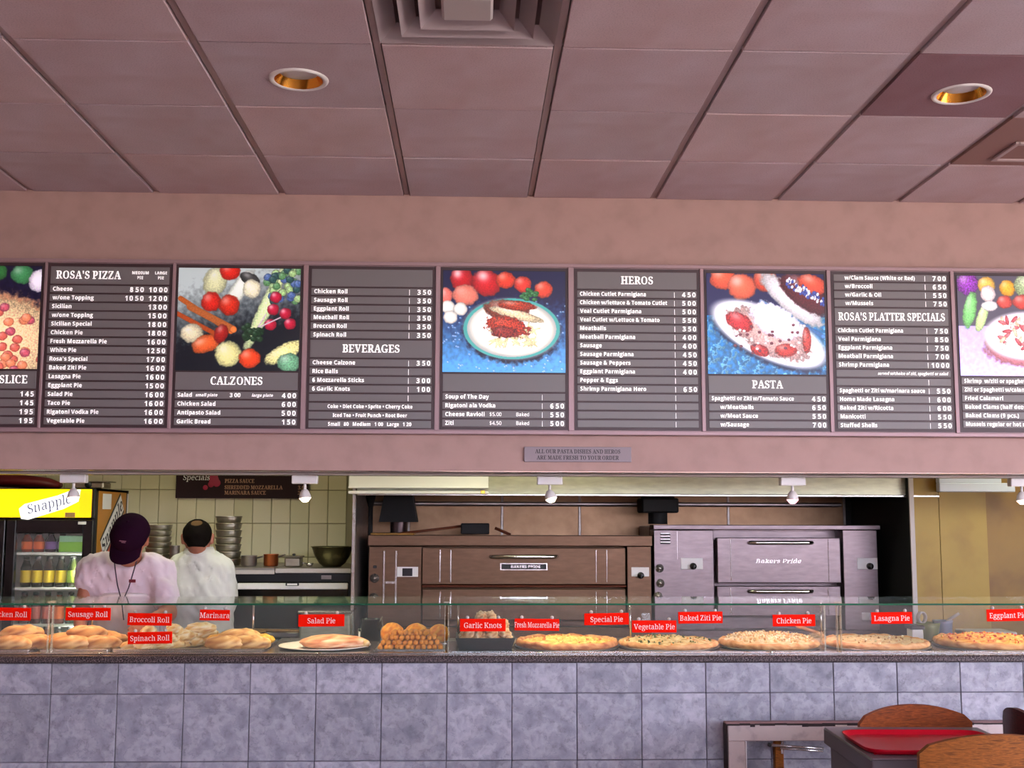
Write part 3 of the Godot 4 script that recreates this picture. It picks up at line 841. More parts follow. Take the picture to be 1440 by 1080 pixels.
func menu_picture(which: int) -> StandardMaterial3D:
	var rg := RandomNumberGenerator.new()
	rg.seed = 90 + which
	var p: Pic
	var red := Color(0.80, 0.13, 0.08)
	match which:
		0:
			p = Pic.new(func(_x, _y, n): return Color(0.07, 0.06, 0.16) * (1.0 + n * 0.4))
			p.dab(0.60, 0.06, 0.13, 0.10, 0, Color(0.18, 0.45, 0.22)); p.dab(0.84, 0.08, 0.10, 0.10, 0, Color(0.22, 0.50, 0.30)); p.dab(0.98, 0.14, 0.09, 0.12, 30, Color(0.93, 0.88, 0.95))
			p.dab(0.62, 0.72, 0.60, 0.50, 0, Color(0.95, 0.66, 0.50), 0.1, 0.1); p.dab(0.62, 0.74, 0.56, 0.46, 0, Color(1.0, 0.86, 0.66), 0.3, 0.3)
			for i in 46:
				var a := rg.randf() * TAU
				var r := sqrt(rg.randf()) * 0.9
				p.dab(0.62 + cos(a) * r * 0.53, 0.74 + sin(a) * r * 0.43, 0.045, 0.045, 0, [Color(0.90, 0.42, 0.36), Color(0.96, 0.56, 0.40), Color(0.80, 0.34, 0.42)][i % 3], 0.2, 0.25)
		1:
			p = Pic.new(func(x, y, n): return Color(0.66, 0.70, 0.70).lerp(Color(0.05, 0.07, 0.10), clampf(y * 1.7 + x * 0.5 - 0.35 + n * 0.3, 0, 1)))
			p.dab(0.30, 0.13, 0.10, 0.16, 20, Color(0.80, 0.80, 0.62)); p.dab(0.42, 0.03, 0.09, 0.09, 0, red)
			p.dab(0.50, 0.20, 0.07, 0.24, 35, Color(0.88, 0.90, 0.86), 0.1); p.dab(0.58, 0.10, 0.09, 0.06, 20, Color(0.22, 0.22, 0.22)); p.dab(0.60, 0.20, 0.08, 0.10, 0, Color(0.90, 0.88, 0.76))
			p.dab(0.72, 0.38, 0.06, 0.52, 24, Color(0.82, 0.88, 0.66), 0.2, 0.2)
			for i in 40: p.dab(0.72 + rg.randf() * 0.28, rg.randf() * 0.34, 0.035, 0.04, 0, [Color(0.35, 0.55, 0.35), Color(0.16, 0.30, 0.30), Color(0.30, 0.40, 0.62), Color(0.62, 0.75, 0.5)][i % 4], 0.3, 0.2)
			p.dab(0.27, 0.33, 0.085, 0.105, 0, red); p.dab(0.42, 0.36, 0.09, 0.11, 0, Color(0.78, 0.16, 0.08))
			p.line(0.02, 0.30, 0.44, 0.62, 0.022, Color(0.92, 0.45, 0.18)); p.line(0.0, 0.45, 0.34, 0.66, 0.020, Color(0.88, 0.36, 0.14)); p.line(0.10, 0.38, 0.46, 0.60, 0.030, Color(0.94, 0.50, 0.24))
			p.dab(0.12, 0.64, 0.10, 0.10, 0, Color(0.84, 0.80, 0.66)); p.dab(0.24, 0.74, 0.13, 0.09, -20, Color(0.86, 0.36, 0.16)); p.dab(0.36, 0.64, 0.06, 0.10, 20, Color(0.62, 0.10, 0.08))
			for q in [[0.78, 0.40], [0.88, 0.44], [0.76, 0.55], [0.92, 0.54], [0.80, 0.28]]: p.dab(q[0], q[1], 0.052, 0.06, 0, Color(0.72, 0.07, 0.20), 0.1, 0.5)
			p.line(0.72, 0.45, 0.62, 0.66, 0.006, Color(0.9, 0.8, 0.85)); p.line(0.84, 0.48, 0.66, 0.58, 0.006, Color(0.9, 0.8, 0.85))
			for i in 24: p.dab(0.54 + rg.randf() * 0.16, 0.56 + rg.randf() * 0.14, 0.03, 0.03, 0, Color(0.10, 0.22, 0.12), 0.3, 0.2)
			p.dab(0.42, 0.84, 0.115, 0.135, 0, Color(0.88, 0.86, 0.58)); p.dab(0.60, 0.88, 0.095, 0.10, 0, Color(0.90, 0.26, 0.10))
			p.dab(0.88, 0.82, 0.19, 0.085, -28, Color(0.92, 0.90, 0.60), 0.35, 0.2); p.dab(0.92, 0.92, 0.10, 0.10, 0, Color(0.42, 0.66, 0.50), 0.3)
		2:
			p = Pic.new(func(x, y, n): return Color(0.06, 0.06, 0.22).lerp(Color(0.30, 0.62, 0.88), clampf(y * 1.5 - 0.42 + n * 0.25, 0, 1)))
			for i in 150:
				var yy := 0.3 + rg.randf() * 0.7
				p.dab(rg.randf(), yy, 0.012, 0.012, 0, Color(0.42, 0.66, 0.95) * (0.4 + yy * 0.7), 0.1, 0.6)
			p.dab(0.15, 0.08, 0.10, 0.13, 0, Color(0.72, 0.03, 0.08), 0.1, 0.7); p.dab(0.35, 0.12, 0.13, 0.14, 20, Color(0.76, 0.05, 0.09), 0.1, 0.7); p.dab(0.51, 0.09, 0.085, 0.09, 0, Color(0.86, 0.22, 0.12)); p.dab(0.65, 0.13, 0.075, 0.085, 0, Color(0.84, 0.20, 0.14)); p.dab(0.82, 0.18, 0.08, 0.09, 0, Color(0.86, 0.26, 0.16))
			p.dab(0.18, 0.24, 0.115, 0.11, 0, Color(0.93, 0.50, 0.42), 0.1, 0.2); p.dab(0.02, 0.25, 0.06, 0.09, 0, Color(0.93, 0.45, 0.40))
			for q in [[0.04, 0.36], [0.14, 0.38], [0.06, 0.46]]: p.dab(q[0], q[1], 0.062, 0.07, 0, Color(0.97, 0.95, 0.92), 0.05, 0.2)
			p.dab(0.56, 0.60, 0.42, 0.33, 3, Color(0.03, 0.05, 0.20), 0.0, 0.0)
			p.dab(0.56, 0.57, 0.415, 0.32, 3, Color(0.97, 0.98, 0.96), 0.0, 0.0, 0.0); p.ring(0.56, 0.57, 0.40, 0.305, 0.91, 0.985, Color(0.27, 0.62, 0.60)); p.dab(0.56, 0.57, 0.36, 0.275, 3, Color(1.35, 1.33, 1.26), 0.02, 0.0, 0.0)
			for i in 60: p.dab(0.40 + rg.randf() * 0.36, 0.55 + rg.randf() * 0.17, 0.05, 0.012, rg.randf() * 180, Color(0.97, 0.92, 0.70), 0.1, 0.1)
			p.dab(0.52, 0.39, 0.20, 0.11, 8, Color(0.52, 0.22, 0.14), 0.4); p.dab(0.60, 0.43, 0.24, 0.05, 14, Color(0.90, 0.82, 0.66), 0.3); p.dab(0.60, 0.34, 0.17, 0.05, 4, Color(0.66, 0.20, 0.10), 0.5)
			p.dab(0.52, 0.55, 0.19, 0.105, 10, Color(0.72, 0.20, 0.10), 0.6, 0.1, 0.2); p.dab(0.50, 0.60, 0.12, 0.06, 0, Color(0.55, 0.14, 0.10), 0.6, 0.1, 0.2)
			for i in 16: p.dab(0.64 + rg.randf() * 0.12, 0.18 + rg.randf() * 0.10, 0.025, 0.02, 0, Color(0.16, 0.42, 0.20), 0.4, 0.2)
		3:
			p = Pic.new(func(x, y, n): return (Color(0.16, 0.52, 0.80) if fmod(x * 9.0 + y * 4.0 + n, 1.3) < 1.0 else Color(0.42, 0.74, 0.90)) * (0.8 + n * 0.35) if y > 0.42 - x * 0.06 else Color(0.10, 0.10, 0.28))
			p.dab(0.14, 0.05, 0.12, 0.12, 0, Color(0.90, 0.34, 0.22)); p.dab(0.30, 0.13, 0.13, 0.14, 0, Color(0.94, 0.40, 0.28), 0.1, 0.5); p.dab(0.50, 0.06, 0.11, 0.13, 0, Color(0.84, 0.28, 0.18))
			p.dab(0.72, 0.26, 0.36, 0.13, 40, Color(0.90, 0.88, 0.90), 0.1, 0.1); p.dab(0.84, 0.20, 0.28, 0.15, 35, Color(0.34, 0.08, 0.12), 0.3); p.dab(0.90, 0.10, 0.14, 0.10, 20, Color(0.86, 0.30, 0.20))
			for i in 70:
				var t := rg.randf()
				p.dab(0.68 + t * 0.32, 0.03 + t * 0.20 + rg.randf() * 0.09, 0.012, 0.02, 20, [Color(0.95, 0.95, 1.0), Color(0.22, 0.28, 0.62)][i % 2], 0.1, 0.1)
			p.line(0.46, 0.28, 0.98, 0.62, 0.02, Color(0.30, 0.55, 0.86))
			p.dab(0.52, 0.64, 0.56, 0.26, 24, Color(0.05, 0.15, 0.35), 0.0, 0.0); p.dab(0.52, 0.60, 0.56, 0.265, 24, Color(1.2, 1.2, 1.24), 0.02, 0.0, 0.0)
			p.dab(0.52, 0.60, 0.40, 0.20, 28, Color(0.84, 0.66, 0.64), 0.3, 0.1, 0.1); p.dab(0.27, 0.48, 0.13, 0.09, 25, Color(0.80, 0.18, 0.20), 0.4); p.dab(0.58, 0.47, 0.26, 0.16, 28, Color(1.12, 1.1, 1.18), 0.05, 0.1, 0.1)
			p.dab(0.44, 0.76, 0.09, 0.06, 20, Color(0.72, 0.14, 0.12), 0.4); p.dab(0.66, 0.76, 0.10, 0.07, 0, Color(0.76, 0.20, 0.16), 0.4); p.dab(0.84, 0.66, 0.04, 0.14, 0, Color(0.74, 0.24, 0.20), 0.5)
			for i in 40: p.dab(0.2 + rg.randf() * 0.62, 0.5 + rg.randf() * 0.3, 0.015, 0.015, 0, [Color(0.45, 0.2, 0.25), Color(0.95, 0.9, 0.9)][i % 2], 0.2, 0.1)
		_:
			p = Pic.new(func(x, y, n): return Color(0.74, 0.66, 0.95) * (0.92 + n * 0.1 + y * 0.2) if y > 0.5 else Color(0.30, 0.28, 0.34))
			p.dab(0.09, 0.08, 0.10, 0.12, 0, Color(0.55, 0.20, 0.66), 0.5); p.dab(0.25, 0.09, 0.08, 0.09, 0, Color(0.95, 0.72, 0.30)); p.dab(0.43, 0.12, 0.075, 0.09, 0, Color(0.95, 0.66, 0.16)); p.dab(0.26, 0.18, 0.07, 0.09, 0, Color(0.96, 0.88, 0.88)); p.dab(0.62, 0.10, 0.14, 0.14, 0, Color(0.62, 0.70, 0.50), 0.4)
			p.dab(0.10, 0.34, 0.06, 0.20, 12, Color(0.50, 0.82, 0.46), 0.2); p.dab(0.20, 0.42, 0.045, 0.16, 20, Color(0.82, 0.92, 0.62), 0.2); p.dab(0.40, 0.26, 0.07, 0.07, 0, Color(0.84, 0.28, 0.24)); p.dab(0.56, 0.26, 0.10, 0.08, 0, Color(0.82, 0.26, 0.22)); p.dab(0.27, 0.30, 0.075, 0.055, 0, Color(0.97, 0.94, 0.95)); p.dab(0.8, 0.24, 0.2, 0.1, 0, Color(0.5, 0.3, 0.36), 0.4)
			p.dab(0.58, 0.70, 0.40, 0.22, 0, Color(0.86, 0.50, 0.56), 0.1, 0.1); p.dab(0.58, 0.60, 0.40, 0.26, 0, Color(1.2, 1.15, 1.2), 0.02, 0.0, 0.0)
			for i in 60: p.dab(0.34 + rg.randf() * 0.5, 0.42 + rg.randf() * 0.3, 0.045, 0.02, rg.randf() * 180, [Color(0.86, 0.40, 0.42), Color(0.95, 0.80, 0.66), Color(0.76, 0.30, 0.34), Color(0.97, 0.92, 0.88)][i % 4], 0.2, 0.2)
	var m := StandardMaterial3D.new()
	m.resource_name = "menu_photo_%d" % which
	var tx := ImageTexture.create_from_image(p.im)
	m.albedo_texture = tx
	m.roughness = 0.35
	m.emission_enabled = true
	m.emission_texture = tx
	m.emission = Color(1, 1, 1)
	m.emission_operator = BaseMaterial3D.EMISSION_OP_MULTIPLY
	m.emission_energy_multiplier = 0.68
	m.texture_repeat = false
	return m

# ---------- track lamps under the bulkhead ----------
func build_track_lights() -> void:
	var d := 5.82
	var y := 1.85
	var rail := thing("track_rail", "thin white lamp track under the pink bulkhead", "track", Vector3(0.3, y, -d))
	part("rail", Shape.new().box(Vector3(0, -0.006, 0), Vector3(7.6, 0.012, 0.034), 0.003).done(), M("dusty_white"), rail)
	part("slot", Shape.new().box(Vector3(0, -0.0125, 0), Vector3(7.5, 0.002, 0.014)).done(), M("black"), rail)
	var px := [104.0, 429.0, 773.0, 1114.0, 1436.0]
	var col := [Color(1.0, 0.78, 0.60), Color(1.0, 0.90, 0.74), Color(1.0, 0.90, 0.76), Color(1.0, 0.80, 0.82), Color(1.0, 0.82, 0.68)]
	var lab := ["small white track lamp in front of the lit drinks cooler", "small white track lamp in front of the maroon sauce sign", "small white track lamp under the grey plaque", "small white track lamp shining pink in front of the hood", "small white track lamp shining orange by the ochre wall"]
	var aim := [Vector3(0.10, -1, 0.12), Vector3(0.10, -1, 0.14), Vector3(0.26, -1, 0.22), Vector3(-0.05, -1, 0.10), Vector3(0.0, -1, 0.14)]
	for k in 5:
		var x := X(px[k], 675, d)
		var t := thing("track_lamp", lab[k], "lamp", Vector3(x, y - 0.013, -d), 0.0, "track lamps under the bulkhead")
		part("adapter", Shape.new().box(Vector3(0, -0.021, 0), Vector3(0.128, 0.042, 0.045), 0.004).done(), M("white_paint"), t)
		part("stem", rod([Vector3(0, -0.042, 0), Vector3(0, -0.072, 0)], 0.007, 10), M("white_paint"), t)
		var ax: Vector3 = (aim[k] as Vector3).normalized()
		var up := -ax
		var sx := up.cross(Vector3.FORWARD).normalized()
		var b := Basis(sx, up, sx.cross(up))
		var at := Vector3(0, -0.085, 0) + ax * 0.006
		var xf := Transform3D(b, at)
		part("lamp_shade", Shape.new(true).lathe([Vector2(0.030, -0.024), Vector2(0.031, -0.022), Vector2(0.024, 0.004), Vector2(0.014, 0.020), Vector2(0.0, 0.024)], 24, xf).done(), M("white_paint"), t)
		var c: Color = col[k]
		part("bulb", Shape.new(true).lathe([Vector2(0.0, -0.044), Vector2(0.014, -0.041), Vector2(0.0275, -0.025), Vector2(0.027, -0.016), Vector2(0.0, -0.014)], 20, xf).done(), glow("bulb_glow_%d" % k, c.lerp(Color.WHITE, 0.35) if k != 3 else Color(1.0, 0.66, 0.74), 4.0), t)
		var l := SpotLight3D.new()
		l.name = "lamp_light"
		l.light_color = c
		l.light_energy = 1.0
		l.light_size = 0.025
		l.spot_range = 8.0
		l.spot_attenuation = 2.0
		l.spot_angle = 52.0
		l.shadow_enabled = true
		l.transform = Transform3D(Basis.looking_at(ax, Vector3.FORWARD), at + ax * 0.052)
		t.add_child(l)

# ---------- ovens, hood and the steel round them ----------
const OZ := 7.6
func face(o: Vector3, x0: float, y0: float, x1: float, y1: float, z0: float, z1: float, bev := 0.003) -> ArrayMesh:
	# a slab whose front, in pixels, spans x0..x1 and y0..y1 on the oven front; z0, z1: how far it reaches back and out
	var a := P(x0, y0, OZ)
	var b := P(x1, y1, OZ)
	return Shape.new().span(Vector3(a.x, a.y, -OZ - z0) - o, Vector3(b.x, b.y, -OZ + z1) - o, bev).done()
func oven_handle(t: Node3D, o: Vector3, x0: float, x1: float, y: float) -> void:
	var a := P(x0, y, OZ) - o
	var b := P(x1, y, OZ) - o
	var n := part("door_handle", rod([a + Vector3(0, 0, 0.01), a + Vector3(0.012, 0, 0.05), a + Vector3(0.04, 0.0, 0.06), b + Vector3(-0.04, 0, 0.06), b + Vector3(-0.012, 0, 0.05), b + Vector3(0, 0, 0.01)], 0.0125, 10), M("chrome"), t)
	n.name = "handle"
func oven_knob(t: Node3D, o: Vector3, px: float, py: float, wpx: float, hpx: float, kx: float, ky: float) -> void:
	var n := part("dial_plate", face(o, px - wpx * 0.5, py - hpx * 0.5, px + wpx * 0.5, py + hpx * 0.5, 0.0, 0.013, 0.002), M("white_paint"), t)
	var k := P(kx, ky, OZ) - o
	part("knob", Shape.new(true).lathe([Vector2(0.022, 0.0), Vector2(0.021, 0.02), Vector2(0.017, 0.026), Vector2(0.0, 0.027)], 18, Transform3D(Basis(Vector3.RIGHT, PI * 0.5), k + Vector3(0, 0, 0.013))).done(), M("black_gloss"), n)
	part("knob_grip", Shape.new().box(k + Vector3(0, 0, 0.043), Vector3(0.008, 0.034, 0.012), 0.002).done(), M("black_gloss"), n)
func build_ovens() -> void:
	# left deck oven
	var o := Vector3(X(718, 830, OZ), 0, -OZ)
	var t := thing("deck_oven", "wide double deck steel pizza oven with a nameplate, warm brown sheen", "oven", o)
	part("body", Shape.new().span(Vector3(X(519, 800, OZ), 0.28, -OZ - 0.62) - o, Vector3(X(917, 800, OZ), Y(700, 756, OZ), -OZ - 0.13) - o, 0.006).done(), M("steel_worn"), t)
	part("top_band", face(o, 518, 752.5, 917, 768, 0.14, 0.012), M("steel_worn"), t)
	part("control_panel", face(o, 519, 768.5, 592, 882, 0.14, 0.010), M("steel_worn"), t)
	part("side_panel", face(o, 881.5, 768.5, 916.5, 882, 0.14, 0.010), M("steel_worn"), t)
	var panels := []
	for a in [[770, 822], [828, 872]]:
		var dr := part("door", face(o, 594, a[0], 879.5, a[1], 0.04, 0.016, 0.004), M("steel_worn"), t)
		for x in [619, 634, 838, 853]:
			var rb := part("rib", face(o, x - 0.8, a[0] + 3, x + 0.8, a[1] - 3, 0.0, 0.020, 0.002), M("steel_bright"), dr)
			rb.name = "rib"
		panels.append(dr)
		oven_handle(dr, o, 690, 783, a[0] + 12.5)
	part("door_sill", face(o, 593, 822.8, 880.5, 825.4, 0.14, 0.018, 0.003), M("handle_wood"), t)
	var np := part("nameplate", face(o, 703, 791.5, 770, 802, 0.0, 0.020, 0.002), M("steel_bright"), panels[0])
	np.name = "nameplate"
	part("nameplate_field", face(o, 705, 793, 768, 800.5, 0.0, 0.021, 0.0), M("black"), panels[0])
	var nc := P(739, 796.7, OZ) - o
	part("lettering", lettering([["BAKERS PRIDE", 0, 0, 0.018, 0, false, true, 1.15]]), M("steel_bright"), panels[0], nc + Vector3(0, 0, 0.0225))
	for x in [540, 557]:
		part("rib", face(o, x - 1, 774, x + 1, 848, 0.0, 0.016, 0.003), M("steel_bright"), t)
	part("cross_rib", face(o, 542, 817, 556, 821, 0.0, 0.013, 0.002), M("steel_bright"), t)
	part("sticker", face(o, 558.5, 797, 588, 811, 0.0, 0.0112, 0.0), M("paper"), t)
	part("sticker_print", face(o, 566, 799, 580, 810, 0.0, 0.0118, 0.0), M("ink"), t)
	for q in [[527, 813], [526, 840]]:
		var c := P(q[0], q[1], OZ) - o
		part("dial", Shape.new(true).lathe([Vector2(0.03, 0.0), Vector2(0.03, 0.006), Vector2(0.014, 0.010), Vector2(0.012, 0.022), Vector2(0, 0.023)], 18, Transform3D(Basis(Vector3.RIGHT, PI * 0.5), c + Vector3(0, 0, 0.010))).done(), M("steel_bright"), t)
	part("latch", face(o, 525, 795, 530, 799, 0.0, 0.02, 0.003), M("black"), t)
	oven_knob(t, o, 900, 804, 25, 13, 900.5, 809)
	part("base_panel", face(o, 519, 882.5, 917, 940, 0.14, 0.004), M("steel_worn"), t)
	for x in [525, 911]:
		for z in [0.06, 0.56]:
			part("leg", Shape.new().span(Vector3(X(x, 830, OZ) - 0.03, 0.0, -OZ - z - 0.03) - o, Vector3(X(x, 830, OZ) + 0.03, 0.3, -OZ - z + 0.03) - o, 0.004).done(), M("steel_worn"), t)
	# right deck oven
	var o2 := Vector3(X(1077, 830, OZ), 0, -OZ)
	var u := thing("deck_oven", "taller narrower double deck steel pizza oven with vent slots", "oven", o2)
	part("body", Shape.new().span(Vector3(X(918.5, 800, OZ), 0.28, -OZ - 0.62) - o2, Vector3(X(1237, 800, OZ), Y(1080, 741, OZ), -OZ - 0.15) - o2, 0.006).done(), M("steel_cool"), u)
	part("top_band", face(o2, 918.5, 738, 1237, 745, 0.16, 0.012), M("steel_cool"), u)
	part("control_panel", face(o2, 919, 745.5, 1005, 886, 0.16, 0.011), M("steel_cool"), u)
	part("side_panel", face(o2, 1184, 745.5, 1236.5, 886, 0.16, 0.011), M("steel_cool"), u)
	var d0: MeshInstance3D
	for a in [[756, 819.5], [824, 866]]:
		var dr := part("door", face(o2, 1007.5, a[0], 1182, a[1], 0.04, 0.016, 0.004), M("steel_cool"), u)
		if d0 == null: d0 = dr
		for x in [1027, 1164]:
			part("rib", face(o2, x - 1.1, a[0] + 2, x + 1.1, a[1] - 2, 0.0, 0.020, 0.002), M("steel_bright"), dr)
		oven_handle(dr, o2, 1052, 1141, a[0] + 7)
	var nc2 := P(1094, 789, OZ) - o2
	part("lettering", lettering([["Bakers Pride", 0, 0, 0.024, 0, true, false, 1.5, 0.25]]), M("steel_bright"), d0, nc2 + Vector3(0, 0, 0.0165))
	for k in 4:
		part("vent_slot", face(o2, 928, 750.5 + k * 4.2, 942, 752.6 + k * 4.2, 0.0, 0.0125, 0.0), M("black"), u)
		part("vent_hood", face(o2, 928, 749.2 + k * 4.2, 942, 750.6 + k * 4.2, 0.0, 0.020, 0.002), M("steel_bright"), u)
	part("seam", face(o2, 951.6, 747, 952.4, 786, 0.0, 0.0125, 0.0), M("steel_bright"), u)
	oven_knob(u, o2, 972.5, 792.5, 31, 16, 974, 796)
	oven_knob(u, o2, 1219, 792.5, 29, 16, 1222, 796)
	for q in [[927, 799], [928, 820], [925, 838]]:
		var c := P(q[0], q[1], OZ) - o2
		part("dial", Shape.new(true).lathe([Vector2(0.028, 0.0), Vector2(0.028, 0.006), Vector2(0.012, 0.010), Vector2(0.010, 0.02), Vector2(0, 0.021)], 18, Transform3D(Basis(Vector3.RIGHT, PI * 0.5), c + Vector3(0, 0, 0.011))).done(), M("steel_bright"), u)
	for q in [[902, 862, 914, 872], [1211, 861, 1225, 872]]:
		var target: Node3D = t if q[0] < 918 else u
		part("rating_plate", face(o if q[0] < 918 else o2, q[0], q[1], q[2], q[3], 0.0, 0.0125, 0.0), M("steel_bright"), target)
	part("base_panel", face(o2, 919, 886.5, 1237, 940, 0.16, 0.004), M("steel_cool"), u)
	for x in [925, 1231]:
		for z in [0.06, 0.56]:
			part("leg", Shape.new().span(Vector3(X(x, 830, OZ) - 0.03, 0.0, -OZ - z - 0.03) - o2, Vector3(X(x, 830, OZ) + 0.03, 0.3, -OZ - z + 0.03) - o2, 0.004).done(), M("steel_cool"), u)
	# hood over both ovens
	var hz := 7.25
	var hx0 := X(502, 690, hz)
	var hx1 := X(1320, 690, hz)
	var hy0 := Y(900, 698, hz)
	var ho := Vector3((hx0 + hx1) * 0.5, hy0, -hz)
	var h := thing("extractor_hood", "long stainless steel extractor hood over the two ovens", "hood", ho)
	part("front_panel", Shape.new().span(Vector3(hx0, hy0 + 0.012, -hz) - ho, Vector3(hx1, hy0 + 0.5, -hz - 0.02) - ho, 0.004).done(), M("hood_steel"), h)
	part("lip", Shape.new().span(Vector3(hx0, hy0, -hz + 0.012) - ho, Vector3(hx1, hy0 + 0.014, -hz - 0.03) - ho, 0.003).done(), M("steel_bright"), h)
	part("top_panel", Shape.new().span(Vector3(hx0, hy0 + 0.48, -hz - 0.02) - ho, Vector3(hx1, hy0 + 0.5, -8.35) - ho).done(), M("hood_steel"), h)
	part("rear_gutter", Shape.new().span(Vector3(hx0, Y(800, 712, 8.3), -8.24) - ho, Vector3(hx1 - 0.3, Y(800, 706, 8.3), -8.314) - ho, 0.01).done(), M("steel"), h)
	# splash panels behind the ovens
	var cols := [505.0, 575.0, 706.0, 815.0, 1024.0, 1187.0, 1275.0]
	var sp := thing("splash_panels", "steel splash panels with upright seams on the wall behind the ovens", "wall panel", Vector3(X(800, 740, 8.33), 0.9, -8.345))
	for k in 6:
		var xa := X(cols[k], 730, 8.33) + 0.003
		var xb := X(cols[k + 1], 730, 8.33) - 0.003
		part("panel", Shape.new().span(Vector3(xa, 0.9, -8.345) - sp.position, Vector3(xb, 2.1, -8.325) - sp.position, 0.004).done(), M("flash_steel") if k < 5 else M("soot_and_shade"), sp)  # last panel is near-black: the gap's shade is in its colour
		if k > 0: part("seam_strip", Shape.new().span(Vector3(xa - 0.012, 0.9, -8.327) - sp.position, Vector3(xa + 0.006, 2.1, -8.318) - sp.position, 0.003).done(), M("steel"), sp)
	# the fluorescent batten along the hood's left end and the pale duct at its other end
	var fa := P(490, 675, 7.16)
	var fb := P(687, 695, 7.16)
	var ft := thing("batten_light", "pale metal batten light fixed along the hood above the steel post", "light fixture", Vector3((fa.x + fb.x) * 0.5, fb.y, -7.16))
	part("channel", Shape.new().span(Vector3(fa.x, Y(560, 686, 7.16), -7.18) - ft.position, Vector3(fb.x, Y(560, 668, 7.16), -7.24) - ft.position, 0.004).done(), M("white_paint"), ft)
	part("reflector", Shape.new().span(Vector3(fa.x, fb.y, -7.16) - ft.position, Vector3(fb.x, Y(560, 690.5, 7.16), -7.235) - ft.position, 0.003).done(), M("white_paint"), ft)
	part("lip", Shape.new().span(Vector3(fa.x, Y(560, 686.6, 7.16), -7.155) - ft.position, Vector3(fb.x, Y(560, 684.4, 7.16), -7.235) - ft.position, 0.002).done(), M("white_paint"), ft)
	part("end_block", Shape.new().box(Vector3(fb.x - 0.035, (fb.y + Y(560, 690.5, 7.16)) * 0.5 + 0.004, -7.158) - ft.position, Vector3(0.025, 0.02, 0.01), 0.002).done(), M("brass"), ft)
	var da := P(1321, 675, 7.16)
	var db := P(1428, 692, 7.16)
	var du := thing("supply_duct", "pale blue grey metal duct beside the hood above the ochre wall", "duct", Vector3((da.x + db.x) * 0.5, db.y, -7.16))
	part("duct_body", Shape.new().span(Vector3(da.x, db.y, -7.16) - du.position, Vector3(db.x, Y(1370, 679, 7.16), -7.22) - du.position, 0.004).done(), mat("duct_paint", Color(0.84, 0.86, 0.92), 0.5), du)
	part("duct_flange", Shape.new().span(Vector3(da.x, Y(1370, 679, 7.16), -7.165) - du.position, Vector3(X(1409, 677, 7.16), da.y + 0.2, -7.22) - du.position, 0.003).done(), M("duct_paint"), du)
	# steel post and side panel at the left end of the ovens
	var po := P(497, 800, 7.3)
	var ps := thing("steel_post", "tall slim stainless steel post with a side sheet left of the ovens", "post", Vector3(po.x, 0, -7.3))
	part("post", Shape.new().span(Vector3(-0.012, 0, -0.012), Vector3(0.012, 2.3, 0.03), 0.004).done(), M("steel_bright"), ps)
	part("side_sheet", Shape.new().span(Vector3(-0.008, 0.0, -0.012), Vector3(0.006, 2.3, -1.03)).done(), M("steel"), ps)
	part("pipe", rod([Vector3(0.038, 0.9, -0.72), Vector3(0.038, 2.0, -0.72)], [0.016, 0.016], 10), M("soot_and_shade"), ps)
	part("pipe_collar", Shape.new(true).lathe([Vector2(0.016, 0), Vector2(0.04, 0.09), Vector2(0.05, 0.16), Vector2(0.0, 0.16)], 16, Transform3D(Basis(), Vector3(0.038, 1.70, -0.72))).done(), M("soot_and_shade"), ps)
	# flues with their black cowls
	for q in [[561.0, 0], [925.0, 1]]:
		var fz := 7.95
		var base_y: float = Y(700, 752.5, OZ) + 0.001 if q[1] == 0 else Y(1080, 738, OZ) + 0.001
		var f := thing("flue_cowl", "black tapered flue cowl on the lower oven" if q[1] == 0 else "black boxy flue cowl where the two ovens meet", "flue", Vector3(X(q[0], 730, fz), base_y, -fz))
		var w0: float = 26.0 * fz / F
		if q[1] == 0:
			part("pipe", turned([Vector2(0.058, 0), Vector2(0.058, 0.11)], 24), M("soot_steel"), f)
			var s := Shape.new()
			var yb := Y(561, 734, fz) - base_y
			var ytop := Y(561, 697, fz) - base_y
			for k in 4:
				var b := Basis(Vector3.UP, k * PI * 0.5)
				s.quad(b * Vector3(-w0, yb, w0), b * Vector3(w0, yb, w0), b * Vector3(w0 * 0.76, ytop, w0 * 0.76), b * Vector3(-w0 * 0.76, ytop, w0 * 0.76))
				s.quad(b * Vector3(-w0, yb, w0), b * Vector3(-w0 * 0.9, yb, w0 * 0.9), b * Vector3(w0 * 0.9, yb, w0 * 0.9), b * Vector3(w0, yb, w0))
				s.quad(b * Vector3(-w0 * 0.9, yb, w0 * 0.9), b * Vector3(-w0 * 0.66, ytop, w0 * 0.66), b * Vector3(w0 * 0.66, ytop, w0 * 0.66), b * Vector3(w0 * 0.9, yb, w0 * 0.9))
			part("cowl", s.done(), M("soot_and_shade"), f)
			part("cap", Shape.new().box(Vector3(0, ytop + 0.02, 0), Vector3(w0 * 1.5, 0.05, w0 * 1.5)).done(), M("soot_and_shade"), f)
		else:
			part("pipe", turned([Vector2(0.066, 0.0), Vector2(0.066, 0.12)], 24), M("soot_and_shade"), f)
			part("cowl", Shape.new().box(Vector3(0, Y(925, 711, fz) - base_y, 0), Vector3(0.25, 0.10, 0.25), 0.01).done(), M("soot_and_shade"), f)
			part("cap", Shape.new().box(Vector3(0, Y(925, 697, fz) - base_y, 0), Vector3(0.20, 0.08, 0.20)).done(), M("soot_and_shade"), f)
	# tools lying on the ovens
	var ty := P(600, 751, 7.72)
	var pe := thing("oven_brush", "black oven brush with a long brown wooden handle on the wider oven", "brush", Vector3(X(668, 750, 7.72), ty.y, -7.72))
	part("brush_head", Shape.new().span(P(648, 752.5, 7.72) - pe.position, P(688, 737, 7.80) - pe.position, 0.006).done(), M("soot_and_shade"), pe)
